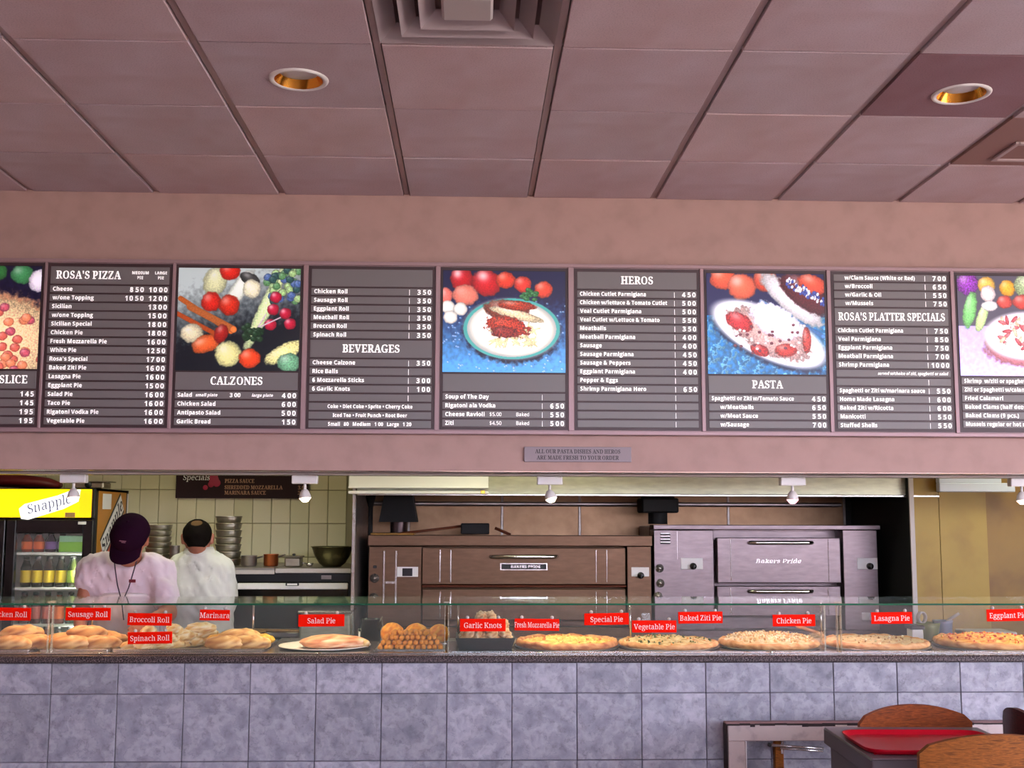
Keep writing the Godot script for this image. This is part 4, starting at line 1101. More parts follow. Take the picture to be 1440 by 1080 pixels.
	part("handle", rod([P(648, 741.5, 7.76) - pe.position, P(548, 753.5, 7.70) - pe.position], 0.009, 10), M("handle_wood"), pe)
	pe.position.y += 0.006
	var pk := thing("wooden_peel", "pale wooden peel lying on the wider oven beside the flue", "peel", Vector3(X(560, 752, 7.66), ty.y, -7.66))
	part("blade", Shape.new().span(P(521, 752.3, 7.64) - pk.position, P(585, 749.0, 7.9) - pk.position, 0.003).done(), M("peel_wood"), pk)
	var st := thing("wooden_stick", "short brown wooden stick leaning on the wider oven top", "stick", P(716, 752, 7.74))
	part("shaft", rod([P(696, 742.5, 7.74) - st.position, P(718, 752, 7.74) - st.position], 0.010, 10), M("handle_wood"), st)

# ---------- drinks cooler ----------
func build_cooler() -> void:
	var d := 7.45
	var xr := X(131, 760, d)             # right front edge
	var xl := xr - 1.25
	var top := Y(60, 686.5, d)
	var o := Vector3((xl + xr) * 0.5, 0, -d)
	var t := thing("drinks_cooler", "black two door drinks cooler with a lit yellow header and printed orange side", "cooler", o)
	var zb := -d - 0.72
	var w := 0.03
	# carcass: back, sides, floor, roof
	part("back_panel", Shape.new().span(Vector3(xl, 0.1, zb) - o, Vector3(xr, top, zb + w) - o).done(), M("white_paint"), t)
	part("side_panel", Shape.new().span(Vector3(xl, 0.1, zb + w) - o, Vector3(xl + w, top, -d - 0.03) - o).done(), M("black"), t)
	var side := part("side_panel", Shape.new().span(Vector3(xr - w, 0.1, zb + w) - o, Vector3(xr, top, -d - 0.03) - o).done(), M("black"), t)
	part("floor_panel", Shape.new().span(Vector3(xl, 0.0, zb) - o, Vector3(xr, 0.16, -d - 0.03) - o).done(), M("black"), t)
	part("roof_panel", Shape.new().span(Vector3(xl, top - 0.02, zb) - o, Vector3(xr, top, -d - 0.03) - o).done(), M("black"), t)
	# lit header with its logo
	var hb := Y(60, 729, d)
	var hd := part("header", Shape.new().span(Vector3(xl, hb, -d - 0.03) - o, Vector3(xr, top, -d) - o, 0.004).done(), M("black"), t)
	var hx1 := X(129, 705, d)
	part("lit_panel", Shape.new().span(Vector3(xl + 0.02, hb + 0.006, -d) - o, Vector3(hx1, top - 0.006, -d + 0.006) - o, 0.002).done(), glow("header_yellow", Color(1.0, 0.88, 0.03), 0.95), hd)
	var lc := P(70, 709, d) - o
	var hand := Basis(Vector3.BACK, deg_to_rad(15))
	var plate := PackedVector2Array()
	for q in [[-0.19, -0.045], [-0.15, -0.062], [0.08, -0.052], [0.18, -0.03], [0.21, 0.04], [0.17, 0.052], [0.06, 0.040], [-0.15, 0.040], [-0.19, 0.02]]:
		plate.append(Vector2(q[0], q[1]))
	part("logo_field", Shape.new().prism(plate, 0.002, Transform3D(hand, lc + Vector3(0, 0, 0.0062))).done(), glow("header_white", Color(1.0, 1.0, 0.97), 1.0), hd)
	var lt := part("lettering", lettering([["Snapple", 0, 0, 0.058, 0, true, false, 0.92, 0.12]]), glow("header_grey", Color(0.38, 0.38, 0.58), 0.25), hd, lc + Vector3(0, 0, 0.0088))
	lt.basis = hand
	part("orange_fade_print", Shape.new().span(P(112, 690, d) - o + Vector3(0, 0, 0.0062), P(128.5, 727, d) - o + Vector3(0, 0, 0.0068)).done(), glow("header_orange", Color(1.0, 0.78, 0.05), 0.85), hd)
	part("price_sticker", Shape.new().span(P(92, 720.5, d) - o + Vector3(0, 0, 0.0062), P(106, 727.5, d) - o + Vector3(0, 0, 0.0072)).done(), mat("sticker_tan", Color(0.72, 0.56, 0.34), 0.6), hd)
	# printed side
	var sh := top - 0.02 - 0.3
	part("side_print", Shape.new().span(Vector3(xr, 0.3, zb + 0.06) - o, Vector3(xr + 0.002, top - 0.015, -d - 0.07) - o).done(), mat("side_orange", Color(0.72, 0.47, 0.10), 0.45), side)
	var sq := Shape.new()
	var zc := (zb - d) * 0.5 - 0.01
	part("print_block", Shape.new().span(Vector3(xr + 0.002, top - 0.13, zc + 0.22) - o, Vector3(xr + 0.003, top - 0.03, zc + 0.04) - o).done(), M("paper"), side)
	part("red_print", Shape.new().prism(PackedVector2Array([Vector2(-0.30, -0.52), Vector2(0.30, -0.52), Vector2(0.30, -0.20), Vector2(-0.05, -0.26), Vector2(-0.25, -0.42)]), 0.001, Transform3D(Basis(Vector3.UP, PI * 0.5), Vector3(xr + 0.002, top, zc) - o)).done(), mat("side_red", Color(0.66, 0.20, 0.05), 0.45), side)
	for a in [["logo_shadow", 0.085, 0.0, M("black"), 0.003], ["logo_outline", 0.065, 0.0, M("paper"), 0.0036]]:
		var lg := part(a[0], Shape.new().box(Vector3(0, 0, a[4]), Vector3(0.50, a[1] * 1.9, 0.0006)).done(), a[3], side, Vector3(xr, top - 0.235, zc) - o)
		lg.basis = Basis(Vector3.UP, PI * 0.5) * Basis(Vector3.BACK, deg_to_rad(38))
	var l2 := part("lettering", lettering([["Snapple", 0, 0, 0.088, 0, true, true, 1.0, 0.15]]), M("ink"), side, Vector3(xr + 0.0046, top - 0.235, zc) - o)
	l2.basis = Basis(Vector3.UP, PI * 0.5) * Basis(Vector3.BACK, deg_to_rad(38))
	# doors
	var dt := Y(60, 731, d)
	for k in 2:
		var a := xl + (xr - xl) * 0.5 * k + 0.006
		var b := xl + (xr - xl) * 0.5 * (k + 1) - 0.006
		if k == 1: a = X(7, 800, d)
		else: b = X(7, 800, d) - 0.01
		var fr := Shape.new()
		var j := 0.058
		fr.span(Vector3(a, 0.2, -d - 0.03) - o, Vector3(a + j, dt, -d + 0.012) - o, 0.004)
		fr.span(Vector3(b - j, 0.2, -d - 0.03) - o, Vector3(b, dt, -d + 0.012) - o, 0.004)
		fr.span(Vector3(a + j, dt - 0.085, -d - 0.03) - o, Vector3(b - j, dt, -d + 0.012) - o, 0.004)
		fr.span(Vector3(a + j, 0.2, -d - 0.03) - o, Vector3(b - j, 0.3, -d + 0.012) - o, 0.004)
		var dr := part("door", fr.done(), M("black_gloss"), t)
		part("pane", Shape.new().span(Vector3(a + j, 0.3, -d - 0.010) - o, Vector3(b - j, dt - 0.085, -d - 0.004) - o).done(), M("glass"), dr)
		if k == 1: part("badge", Shape.new().span(P(111, 733.5, d) - o + Vector3(0, 0, 0.012), P(122, 737.5, d) - o + Vector3(0, 0, 0.015)).done(), M("paper"), dr)
	# interior lamp
	var tube := part("interior_lamp", rod([Vector3(xr - 0.045, 0.4, -d - 0.07) - o, Vector3(xr - 0.045, dt - 0.1, -d - 0.07) - o], 0.010, 10), glow("cooler_tube", Color(0.96, 1.0, 0.92), 1.5), t)
	for y in [1.3, 0.9]:
		var l := OmniLight3D.new()
		l.name = "lamp_light"
		l.light_color = Color(0.95, 1.0, 0.92)
		l.light_energy = 0.5
		l.light_size = 0.02
		l.omni_range = 4.0
		l.shadow_enabled = true
		l.position = Vector3(xr - 0.075, y, -d - 0.10) - o
		t.add_child(l)
	# shelves and the bottles on them
	var ys := [Y(70, 776.5, d + 0.1), Y(70, 826, d + 0.1), Y(70, 877, d + 0.1), Y(70, 925, d + 0.1)]
	for k in 4:
		part("shelf", Shape.new().span(Vector3(xl + w, ys[k] - 0.016, -d - 0.07) - o, Vector3(xr - 0.06, ys[k], zb + 0.08) - o, 0.003).done(), M("white_paint"), t)
	var caps := turned([Vector2(0.0, 0.0), Vector2(0.019, 0.0), Vector2(0.019, 0.014), Vector2(0.0, 0.016)], 14)
	var glassy := turned([Vector2(0.0, 0.0), Vector2(0.032, 0.0), Vector2(0.034, 0.02), Vector2(0.034, 0.10), Vector2(0.020, 0.135), Vector2(0.017, 0.15), Vector2(0.0, 0.15)], 16)
	var wrap := turned([Vector2(0.0345, 0.025), Vector2(0.0350, 0.026), Vector2(0.0350, 0.088), Vector2(0.0345, 0.089)], 16)
	var kinds := [["orange", Color(0.50, 0.16, 0.04), Color(0.90, 0.38, 0.10)], ["purple", Color(0.20, 0.05, 0.16), Color(0.52, 0.34, 0.62)], ["yellow", Color(0.10, 0.05, 0.04), Color(0.86, 0.72, 0.10)], ["green", Color(0.16, 0.18, 0.06), Color(0.58, 0.68, 0.16)], ["pink", Color(0.28, 0.06, 0.05), Color(0.76, 0.34, 0.30)]]
	var rows := [[0, 0, 1, 1, -1, -1, -1], [2, 2, 2, 2, 3, 3, 3], [4, 4, 4, 0, 3, 3, 2], [1, 4, 4, 2, 2, 2, 2]]
	var shelf_names := ["top", "second", "third", "lowest"]
	for r in 4:
		for c in 7:
			var kd: int = rows[r][c]
			if kd < 0: continue
			var b := thing("drink_bottle", "dark drink bottle with %s label on the %s cooler shelf" % [kinds[kd][0], shelf_names[r]], "bottle", Vector3(X(26, 800, d + 0.12) + 0.046 + c * 0.0735, ys[r], -d - 0.12), 0.0, "bottles in the drinks cooler")
			b.position.z -= rng.randf() * 0.01
			part("body", glassy, mat("drink_%d" % kd, kinds[kd][1], 0.12), b)
			part("label", wrap, mat("drink_label_%d" % kd, kinds[kd][2], 0.5), b)
			part("cap", caps, mat("bottle_cap", Color(0.16, 0.14, 0.16), 0.35), b, Vector3(0, 0.149, 0))
			b.scale = Vector3(1.0, 1.2 if r > 0 else 0.75, 1.0)
	# a green multipack on the top shelf
	var gp := thing("drink_carton", "pale green carton of cans on the top cooler shelf", "carton", Vector3(X(98.5, 770, d + 0.12) + 0.022, ys[0], -d - 0.16))
	part("box", Shape.new().box(Vector3(0, 0.052, 0), Vector3(0.165, 0.104, 0.14), 0.003).done(), mat("carton_pale", Color(0.60, 0.78, 0.62), 0.5), gp)
	part("print_band", Shape.new().box(Vector3(0, 0.034, 0.0705), Vector3(0.164, 0.062, 0.001)).done(), mat("carton_green", Color(0.50, 0.72, 0.12), 0.5), gp)
	# things lying on the cooler
	var rb := thing("red_bag", "dark red folded bag lying on the lit drinks cooler", "bag", Vector3(X(28, 685, 7.6), top + 0.006, -7.62))
	var bag := Shape.new(true)
	bag.tube([Vector3(-0.35, 0.05, 0), Vector3(-0.2, 0.055, 0.0), Vector3(0.0, 0.042, 0.0), Vector3(0.17, 0.030, 0.0), Vector3(0.25, 0.016, 0)], [0.10, 0.13, 0.12, 0.10, 0.05], 16, 0.36)
	part("cloth", bag.done(), mat("bag_red", Color(0.36, 0.035, 0.05), 0.55), rb)
	var mp := thing("steel_pan", "shallow rectangular steel pan with a dark dial on the drinks cooler corner", "pan", Vector3(X(130, 684, 7.62), top, -7.62))
	part("pan_body", Shape.new().box(Vector3(0, 0.022, 0), Vector3(0.19, 0.044, 0.16), 0.008).done(), M("tin"), mp)
	part("rim", Shape.new().box(Vector3(0.01, 0.046, 0), Vector3(0.225, 0.006, 0.19), 0.002).done(), M("tin"), mp)
	part("dial", Shape.new(true).lathe([Vector2(0.022, 0), Vector2(0.022, 0.008), Vector2(0.008, 0.012), Vector2(0, 0.012)], 16, Transform3D(Basis(Vector3.RIGHT, PI * 0.5), Vector3(0.0, 0.026, 0.08))).done(), M("black"), mp)

# ---------- the work counter along the back wall ----------
func build_back_counter() -> void:
	var d := 7.55
	var yt := Y(410, 798, d)
	var xl := X(205, 800, d)
	var xr := X(494, 800, 7.55)
	var o := Vector3((xl + xr) * 0.5, 0, -d)
	var t := thing("prep_counter", "stainless steel prep counter with pale edge along the tiled kitchen wall", "counter", o)
	var xm := X(387, 800, d)
	part("body", Shape.new().span(Vector3(xl, 0.1, -d - 0.03) - o, Vector3(xr, yt - 0.04, -8.33) - o).done(), M("black"), t)
	part("worktop", Shape.new().span(Vector3(xl, yt - 0.03, -d + 0.02) - o, Vector3(xm, yt, -8.33) - o, 0.004).done(), M("steel"), t)
	part("worktop", Shape.new().span(Vector3(xm + 0.002, yt - 0.034, -d) - o, Vector3(xr, yt - 0.004, -8.33) - o, 0.004).done(), M("steel"), t)
	part("edge_strip", Shape.new().span(Vector3(xl, yt - 0.042, -d + 0.02) - o, Vector3(xm, yt - 0.016, -d + 0.026) - o, 0.002).done(), M("dusty_white"), t)
	part("edge_strip", Shape.new().span(Vector3(xm + 0.002, yt - 0.035, -d) - o, Vector3(xr, yt - 0.007, -d + 0.006) - o, 0.002).done(), M("dusty_white"), t)
	var a := P(334, 820, d - 0.01)
	var b := P(489, 829, d - 0.01)
	var dw := part("drawer", Shape.new().span(Vector3(a.x, b.y - 0.06, -d - 0.03) - o, Vector3(b.x, a.y + 0.008, -d - 0.004) - o, 0.003).done(), M("black_gloss"), t)
	part("drawer_pull", Shape.new().span(Vector3(a.x, b.y, -d - 0.004) - o, Vector3(b.x, a.y, -d + 0.012) - o, 0.004).done(), M("white_paint"), dw)
	var tg := P(411, 821.5, d - 0.03) - o
	part("tag_holder", Shape.new().box(tg, Vector3(0.085, 0.020, 0.008), 0.002).done(), M("black"), dw)
	part("tag", Shape.new().box(tg + Vector3(0, -0.001, 0.0045), Vector3(0.064, 0.011, 0.001)).done(), M("paper"), dw)
	part("label_plate", Shape.new().span(P(452, 809, d + 0.03) - o + Vector3(0, 0, 0.003), P(466, 814.5, d + 0.03) - o + Vector3(0, 0, 0.006)).done(), M("steel"), t)
	# maroon sauce sign on the tiles
	var sa := P(247, 664, 8.30)
	var sb := P(433, 701, 8.30)
	var sg := thing("sauce_sign", "dark maroon sign with gold lettering hanging on the tiled wall", "sign", Vector3((sa.x + sb.x) * 0.5, sb.y, -8.325))
	var sh := sa.y - sb.y + 0.1
	part("board", Shape.new().box(Vector3(0, sh * 0.5, 0), Vector3(sb.x - sa.x, sh, 0.016), 0.002).done(), mat("maroon", Color(0.15, 0.03, 0.06), 0.85), sg)
	var gold := mat("gold_ink", Color(0.72, 0.52, 0.40), 0.5)
	var xq := X(315, 690, 8.3) - sg.position.x
	var xp := X(431, 690, 8.3) - sg.position.x
	var rows := []
	for r in [["PIZZA SAUCE", "", 676.5], ["SHREDDED MOZZARELLA", "3.00", 685.5], ["MARINARA SAUCE", "2.00", 693.0]]:
		var yy: float = Y(350, r[2], 8.3) - sg.position.y
		rows.append([r[0], xq, yy, 0.026, -1, true, true, 0.86])
		if r[1] != "": rows.append([r[1], xp, yy, 0.026, 1, true, true, 0.9])
	part("lettering", lettering(rows), gold, sg, Vector3(0, 0, 0.009))
	part("heading", lettering([["Specials", X(257, 672, 8.3) - sg.position.x, Y(262, 671.5, 8.3) - sg.position.y, 0.036, -1, true, false, 1.0, 0.15]]), M("paper"), sg, Vector3(0, 0, 0.009))
	var rose := Shape.new(true)
	for q in [[300, 675, 0.036], [304, 679, 0.028], [288, 685.5, 0.018], [296, 681, 0.022], [300, 671, 0.03]]:
		var c := P(q[0], q[1], 8.3) - sg.position
		rose.lathe([Vector2(0.0, 0.0), Vector2(q[2], 0.0), Vector2(q[2] * 0.7, 0.0015), Vector2(0.0, 0.002)], 14, Transform3D(Basis(Vector3.RIGHT, PI * 0.5), Vector3(c.x, c.y, 0.008)))
	part("rose_print", rose.done(), mat("rose", Color(0.62, 0.05, 0.22), 0.5), sg)
	# stacks of round dough tins
	for q in [[223.0, 787.0, 738.0, 7, 0.084], [321.0, 791.0, 725.5, 7, 0.087]]:
		var z := 7.85
		var y0 := yt + 0.0005
		var y1 := Y(q[0], q[2], z)
		var hh: float = (y1 - y0) / q[3]
		var r: float = q[4]
		for k in q[3]:
			var tin := thing("dough_tin", ("round aluminium dough tin, %s in the stack beside the capped worker" if q[0] < 300 else "round aluminium dough tin, %s in the stack by the copper pot") % ["lowest", "second from the bottom", "third from the bottom", "in the middle", "third from the top", "second from the top", "topmost"][k], "tin", Vector3(X(q[0], 770, z) + rng.randf_range(-0.002, 0.002), y0 + hh * k, -z), rng.randf() * 3.0, "dough tins stacked on the prep counter")
			part("pan", turned([Vector2(0.0, 0.002), Vector2(r * 0.86, 0.002), Vector2(r * 0.90, 0.006), Vector2(r * 0.95, hh * 0.45), Vector2(r * 0.97, hh * 0.80)], 32), M("tin"), tin)
			part("rim", turned([Vector2(r * 0.96, hh * 0.78), Vector2(r, hh * 0.80), Vector2(r * 1.01, hh * 0.9), Vector2(r, hh * 0.985), Vector2(r * 0.95, hh * 0.985), Vector2(r * 0.90, hh * 0.9), Vector2(0.0, hh * 0.88)], 32), M("tin"), tin)
	# pots on the counter
	var z2 := 7.75
	var pots := [[350.0, 780.0, 0.052, 0.065, "steel", "low steel saucepan between the tall tin stack and the copper pot"], [381.0, 779.0, 0.048, 0.075, "copper", "small copper pot on the prep counter"], [245.0, 764.0, 0.032, 0.13, "steel", "narrow steel canister beside the shorter tin stack"]]
	mat("copper", Color(0.72, 0.40, 0.24), 0.3, 0.9)
	for q in pots:
		var pt := thing("saucepan" if q[4] == "steel" and q[3] < 0.1 else ("copper_pot" if q[4] == "copper" else "canister"), q[5], "pot", Vector3(X(q[0], 790, z2), yt + (0.0 if q[0] < 387 else -0.004), -z2))
		var r: float = q[2]
		var hh: float = q[3]
		part("bowl", turned([Vector2(0, 0.001), Vector2(r * 0.9, 0.001), Vector2(r, 0.01), Vector2(r, hh), Vector2(r * 1.06, hh + 0.004), Vector2(r * 0.96, hh + 0.003), Vector2(r * 0.94, 0.012), Vector2(0, 0.01)], 28), M(q[4]), pt)
		if hh < 0.1: part("handle", rod([Vector3(r * 0.9, hh * 0.8, 0.0), Vector3(r + 0.035, hh * 0.95, 0.03), Vector3(r + 0.05, hh, 0.05)], 0.006, 8), M("steel"), pt)
	var bx := thing("steel_container", "square steel food container with a lid on the prep counter", "container", Vector3(X(413, 795, z2), yt - 0.004, -z2))
	part("tub", Shape.new().box(Vector3(0, 0.032, 0), Vector3(0.105, 0.062, 0.11), 0.008).done(), M("tin"), bx)
	part("lid", Shape.new().box(Vector3(0, 0.067, 0), Vector3(0.12, 0.010, 0.125), 0.003).done(), M("tin"), bx)
	part("knob", Shape.new(true).lathe([Vector2(0.008, 0), Vector2(0.012, 0.012), Vector2(0, 0.016)], 12, Transform3D(Basis(), Vector3(0, 0.072, 0))).done(), M("black"), bx)
	var sc := thing("scoop", "small steel scoop lying beside the big mixing bowl", "scoop", Vector3(X(436, 795, z2), yt - 0.004, -z2 + 0.02))
	part("cup", Shape.new(true).lathe([Vector2(0, 0.001), Vector2(0.018, 0.004), Vector2(0.026, 0.026), Vector2(0.023, 0.026), Vector2(0.015, 0.008), Vector2(0, 0.006)], 16).done(), M("steel_bright"), sc)
	part("handle", rod([Vector3(-0.02, 0.022, 0), Vector3(-0.06, 0.03, 0.01)], 0.004, 8), M("steel_bright"), sc)
	var bw := thing("mixing_bowl", "large steel mixing bowl on the prep counter beside the steel post", "bowl", Vector3(X(467, 795, z2), yt - 0.004, -z2))
	var br := 0.138
	part("bowl", turned([Vector2(0, 0.001), Vector2(br * 0.42, 0.001), Vector2(br * 0.62, 0.024), Vector2(br * 0.85, 0.075), Vector2(br * 0.98, 0.128), Vector2(br * 1.03, 0.130), Vector2(br * 1.03, 0.134), Vector2(br * 0.96, 0.133), Vector2(br * 0.80, 0.075), Vector2(br * 0.4, 0.008), Vector2(0, 0.006)], 40), mat("bowl_steel", Color(0.48, 0.46, 0.34), 0.22, 0.95), bw)
	# the low work table behind the case, with a long wooden peel and a steel bin
	var lz := 6.95
	var ly := Y(420, 896, lz)
	var lx0 := X(-60, 890, lz)
	var lx1 := X(500, 890, lz)
	# small fryer box next to the post
	var fbx := P(467, 880, 7.2)
	var fr := thing("steel_bin", "squat steel bin with greenish sheen beside the steel post", "bin", Vector3(X(462, 880, 7.2), 0, -7.3))
	part("bin_body", Shape.new().span(Vector3(-0.17, 0.0, -0.16), Vector3(0.135, Y(462, 862, 7.2), 0.16), 0.012).done(), M("hood_steel"), fr)
	part("bin_rim", Shape.new().span(Vector3(-0.18, Y(462, 862, 7.2), -0.17), Vector3(0.145, Y(462, 858, 7.2), 0.17), 0.005).done(), M("steel_bright"), fr)
	var wt := thing("work_table", "low steel work table behind the bareheaded worker's side", "table", Vector3(X(385, 890, 7.35), 0, -7.35))
	var wy := Y(385, 888, 7.3)
	part("top", Shape.new().span(Vector3(-0.32, wy - 0.03, -0.16), Vector3(0.17, wy, 0.12), 0.004).done(), M("steel"), wt)
	for sx in [-0.28, 0.13]:
		for sz in [-0.12, 0.08]:
			part("leg", rod([Vector3(sx, 0, sz), Vector3(sx, wy - 0.03, sz)], 0.016, 10), M("steel"), wt)
	var lp := thing("long_peel", "yellow wooden pizza peel lying on the low work table", "peel", Vector3(X(380, 884, 7.25), wy, -7.25))
	part("blade", Shape.new().box(Vector3(-0.13, 0.008, 0), Vector3(0.22, 0.014, 0.16), 0.005).done(), M("peel_wood"), lp)
	part("handle", rod([Vector3(-0.04, 0.010, 0), Vector3(0.22, 0.012, 0.06)], 0.010, 10), M("peel_wood"), lp)
	# tap and small jug in front of the oven
	var jz := 6.6
	var jy := Y(520, 914, jz)
	var sx0 := X(506, 905, jz)
	var rs := thing("rear_ledge", "long low steel ledge behind the display case", "counter", Vector3(0.3, 0, -6.5))
	var ry := deck_y - 0.03
	part("ledge_top", Shape.new().span(Vector3(X(395, 900, 6.6), ry - 0.03, -6.62) - rs.position, Vector3(X(1500, 900, 6.6), ry, -6.185) - rs.position, 0.003).done(), M("steel"), rs)
	part("ledge_front", Shape.new().span(Vector3(X(395, 900, 6.6), 0.0, -6.60) - rs.position, Vector3(X(1500, 900, 6.6), ry - 0.03, -6.56) - rs.position).done(), M("steel"), rs)
	part("ledge_back", Shape.new().span(Vector3(X(395, 900, 6.6), 0.0, -6.225) - rs.position, Vector3(X(1500, 900, 6.6), ry - 0.03, -6.185) - rs.position).done(), M("steel"), rs)
	var jg := thing("dark_jug", "dark jug with a bright steel handle behind the salad pie", "jug", Vector3(X(521, 900, 6.4), ry, -6.4))
	part("body", turned([Vector2(0, 0.001), Vector2(0.052, 0.001), Vector2(0.056, 0.02), Vector2(0.052, 0.12), Vector2(0.056, 0.125), Vector2(0.049, 0.124), Vector2(0.048, 0.02), Vector2(0, 0.012)], 24), M("black_gloss"), jg)
	part("handle", rod([Vector3(0.045, 0.11, 0.02), Vector3(0.062, 0.135, 0.03), Vector3(0.066, 0.09, 0.03), Vector3(0.05, 0.06, 0.02)], 0.006, 8), M("chrome"), jg)
	var sh2 := thing("pizza_cutter", "slim pale handled spatula standing behind the salad pie", "spatula", P(504, 906, 6.1))
	part("shaft", rod([Vector3(0, -0.005, 0), Vector3(0.004, 0.06, -0.01)], 0.005, 8), M("paper"), sh2)
	part("ring", Shape.new(true).lathe([Vector2(0.008, -0.004), Vector2(0.011, 0.0), Vector2(0.008, 0.004)], 14, Transform3D(Basis(Vector3.RIGHT, PI * 0.5), Vector3(0.004, 0.07, -0.01))).done(), M("chrome"), sh2)
	# small pans on the right, in front of the ochre wall
	var rz := 6.5
	var rp := thing("stacked_pan", "pale green pan with a grey pot and a tilted handle before the ochre wall", "pan", Vector3(X(1313, 890, rz), ry, -rz))
	part("pan_body", Shape.new(true).lathe([Vector2(0, 0.001), Vector2(0.05, 0.001), Vector2(0.062, 0.07), Vector2(0.066, 0.095), Vector2(0.06, 0.094), Vector2(0.045, 0.008), Vector2(0, 0.006)], 24, Transform3D(Basis(), Vector3(-0.03, 0, 0))).done(), mat("pan_green", Color(0.50, 0.52, 0.34), 0.35, 0.3), rp)
	part("pot", Shape.new(true).lathe([Vector2(0, 0.001), Vector2(0.045, 0.001), Vector2(0.052, 0.09), Vector2(0.056, 0.105), Vector2(0.05, 0.105), Vector2(0.042, 0.008), Vector2(0, 0.006)], 24, Transform3D(Basis(), Vector3(0.062, 0, -0.02))).done(), mat("pot_grey", Color(0.50, 0.54, 0.62), 0.35, 0.4), rp)
	part("handle", rod([Vector3(0.085, 0.10, -0.02), Vector3(0.15, 0.145, 0.0)], 0.008, 8), M("dusty_white"), rp)
	part("lid_ring", Shape.new(true).lathe([Vector2(0.026, -0.01), Vector2(0.034, -0.01), Vector2(0.034, 0.01), Vector2(0.026, 0.01), Vector2(0.026, -0.01)], 20, Transform3D(Basis(Vector3.UP, 0.5) * Basis(Vector3.RIGHT, PI * 0.5), Vector3(-0.065, 0.122, 0.0))).done(), M("dusty_white"), rp)
	var wb := thing("white_box", "small white lidded box by the dark gap beside the ochre wall", "box", Vector3(X(1287, 895, rz), ry, -rz))
	part("tub", Shape.new().box(Vector3(0, 0.03, 0), Vector3(0.065, 0.06, 0.08), 0.004).done(), M("paper"), wb)
	part("lid", Shape.new().box(Vector3(0, 0.072, 0), Vector3(0.085, 0.024, 0.1), 0.006).done(), M("black"), wb)
	var sl := thing("cutting_board", "long pale cutting board on the ledge before the ochre wall", "board", Vector3(X(1386, 893, rz), ry, -rz))
	part("slab", Shape.new().box(Vector3(0, 0.026, 0), Vector3(0.27, 0.052, 0.2), 0.006).done(), M("dusty_white"), sl)
	var sp := thing("wooden_spoon", "pale wooden server handle leaning by the glass divider", "spoon", P(1143, 905, 6.08))
	part("handle", rod([P(1121, 880.5, 6.05) - sp.position, P(1150, 890, 6.10) - sp.position, P(1162, 897, 6.12) - sp.position], 0.009, 10), mat("spoon_wood", Color(0.86, 0.60, 0.40), 0.5), sp)
	part("bowl", Shape.new(true).tube([P(1162, 897, 6.12) - sp.position, P(1172, 902, 6.12) - sp.position, P(1178, 905, 6.12) - sp.position], [0.010, 0.022, 0.008], 12, 0.4).done(), M("spoon_wood"), sp)

# ---------- food in the case ----------
func grainy(key: String, rough := 0.7) -> StandardMaterial3D:
	var m := mat(key, Color(1, 1, 1), rough)
	m.vertex_color_use_as_albedo = true
	return m
# a displaced ball with its own colours: radii, seed, bumpiness, colour ramp (linear), flat base
func lump(r: Vector3, sd: int, amp: float, grad: Gradient, freq := 2.2, rings := 9, segs := 14, squarish := 1.0) -> ArrayMesh:
	var st := SurfaceTool.new()
	st.begin(Mesh.PRIMITIVE_TRIANGLES)
	st.set_smooth_group(0)
	var vs := []
	var cs := []
	for i in rings + 1:
		var v := []
		var c := []
		for j in segs:
			var th := PI * i / rings
			var ph := TAU * j / segs
			var n := Vector3(sin(th) * cos(ph), cos(th), sin(th) * sin(ph))
			var q := Vector3(signf(n.x) * pow(absf(n.x), squarish), n.y, signf(n.z) * pow(absf(n.z), squarish))
			var e := noise.get_noise_3d(n.x * freq + sd * 7.3, n.y * freq, n.z * freq + sd)
			var e2 := noise.get_noise_3d(n.x * freq * 3.0 + sd, n.y * freq * 3.0 + 5.0, n.z * freq * 3.0)
			var p := Vector3(q.x * r.x, q.y * r.y, q.z * r.z) * (1.0 + amp * e + amp * 0.4 * e2)
			p.y = maxf(p.y, -r.y * 0.72)
			v.append(p + Vector3(0, r.y * 0.72, 0))
			c.append(grad.sample(clampf(0.5 + e * 0.9 + e2 * 0.8, 0, 1)))
		vs.append(v)
		cs.append(c)
	for i in rings:
		for j in segs:
			var j2 := (j + 1) % segs
			for q in [[i, j], [i + 1, j2], [i, j2], [i, j], [i + 1, j], [i + 1, j2]]:
				st.set_color(cs[q[0]][q[1]])
				st.add_vertex(vs[q[0]][q[1]])
	st.index()
	st.generate_normals()
	return st.commit()
func lin(a: Array) -> Gradient:
	return ramp(a.map(func(s): return [s[0], s[1].srgb_to_linear()]))
func disc_top(r: float, hfun: Callable, cfun: Callable, rings := 26, segs := 84) -> ArrayMesh:
	var st := SurfaceTool.new()
	st.begin(Mesh.PRIMITIVE_TRIANGLES)
	st.set_smooth_group(0)
	var pt := func(i: int, j: int) -> Vector3:
		var rr := float(i) / rings
		var a := TAU * (j % segs) / segs
		return Vector3(cos(a) * rr * r, hfun.call(rr, a), sin(a) * rr * r)
	for i in rings:
		for j in segs:
			for q in [[i, j], [i, j + 1], [i + 1, j + 1], [i, j], [i + 1, j + 1], [i + 1, j]]:
				if i == 0 and q == [0, j + 1]: pass
				st.set_color((cfun.call(float(q[0]) / rings, TAU * (q[1] % segs) / segs) as Color).srgb_to_linear())
				st.add_vertex(pt.call(q[0], q[1]))
	st.index()
	st.generate_normals()
	return st.commit()
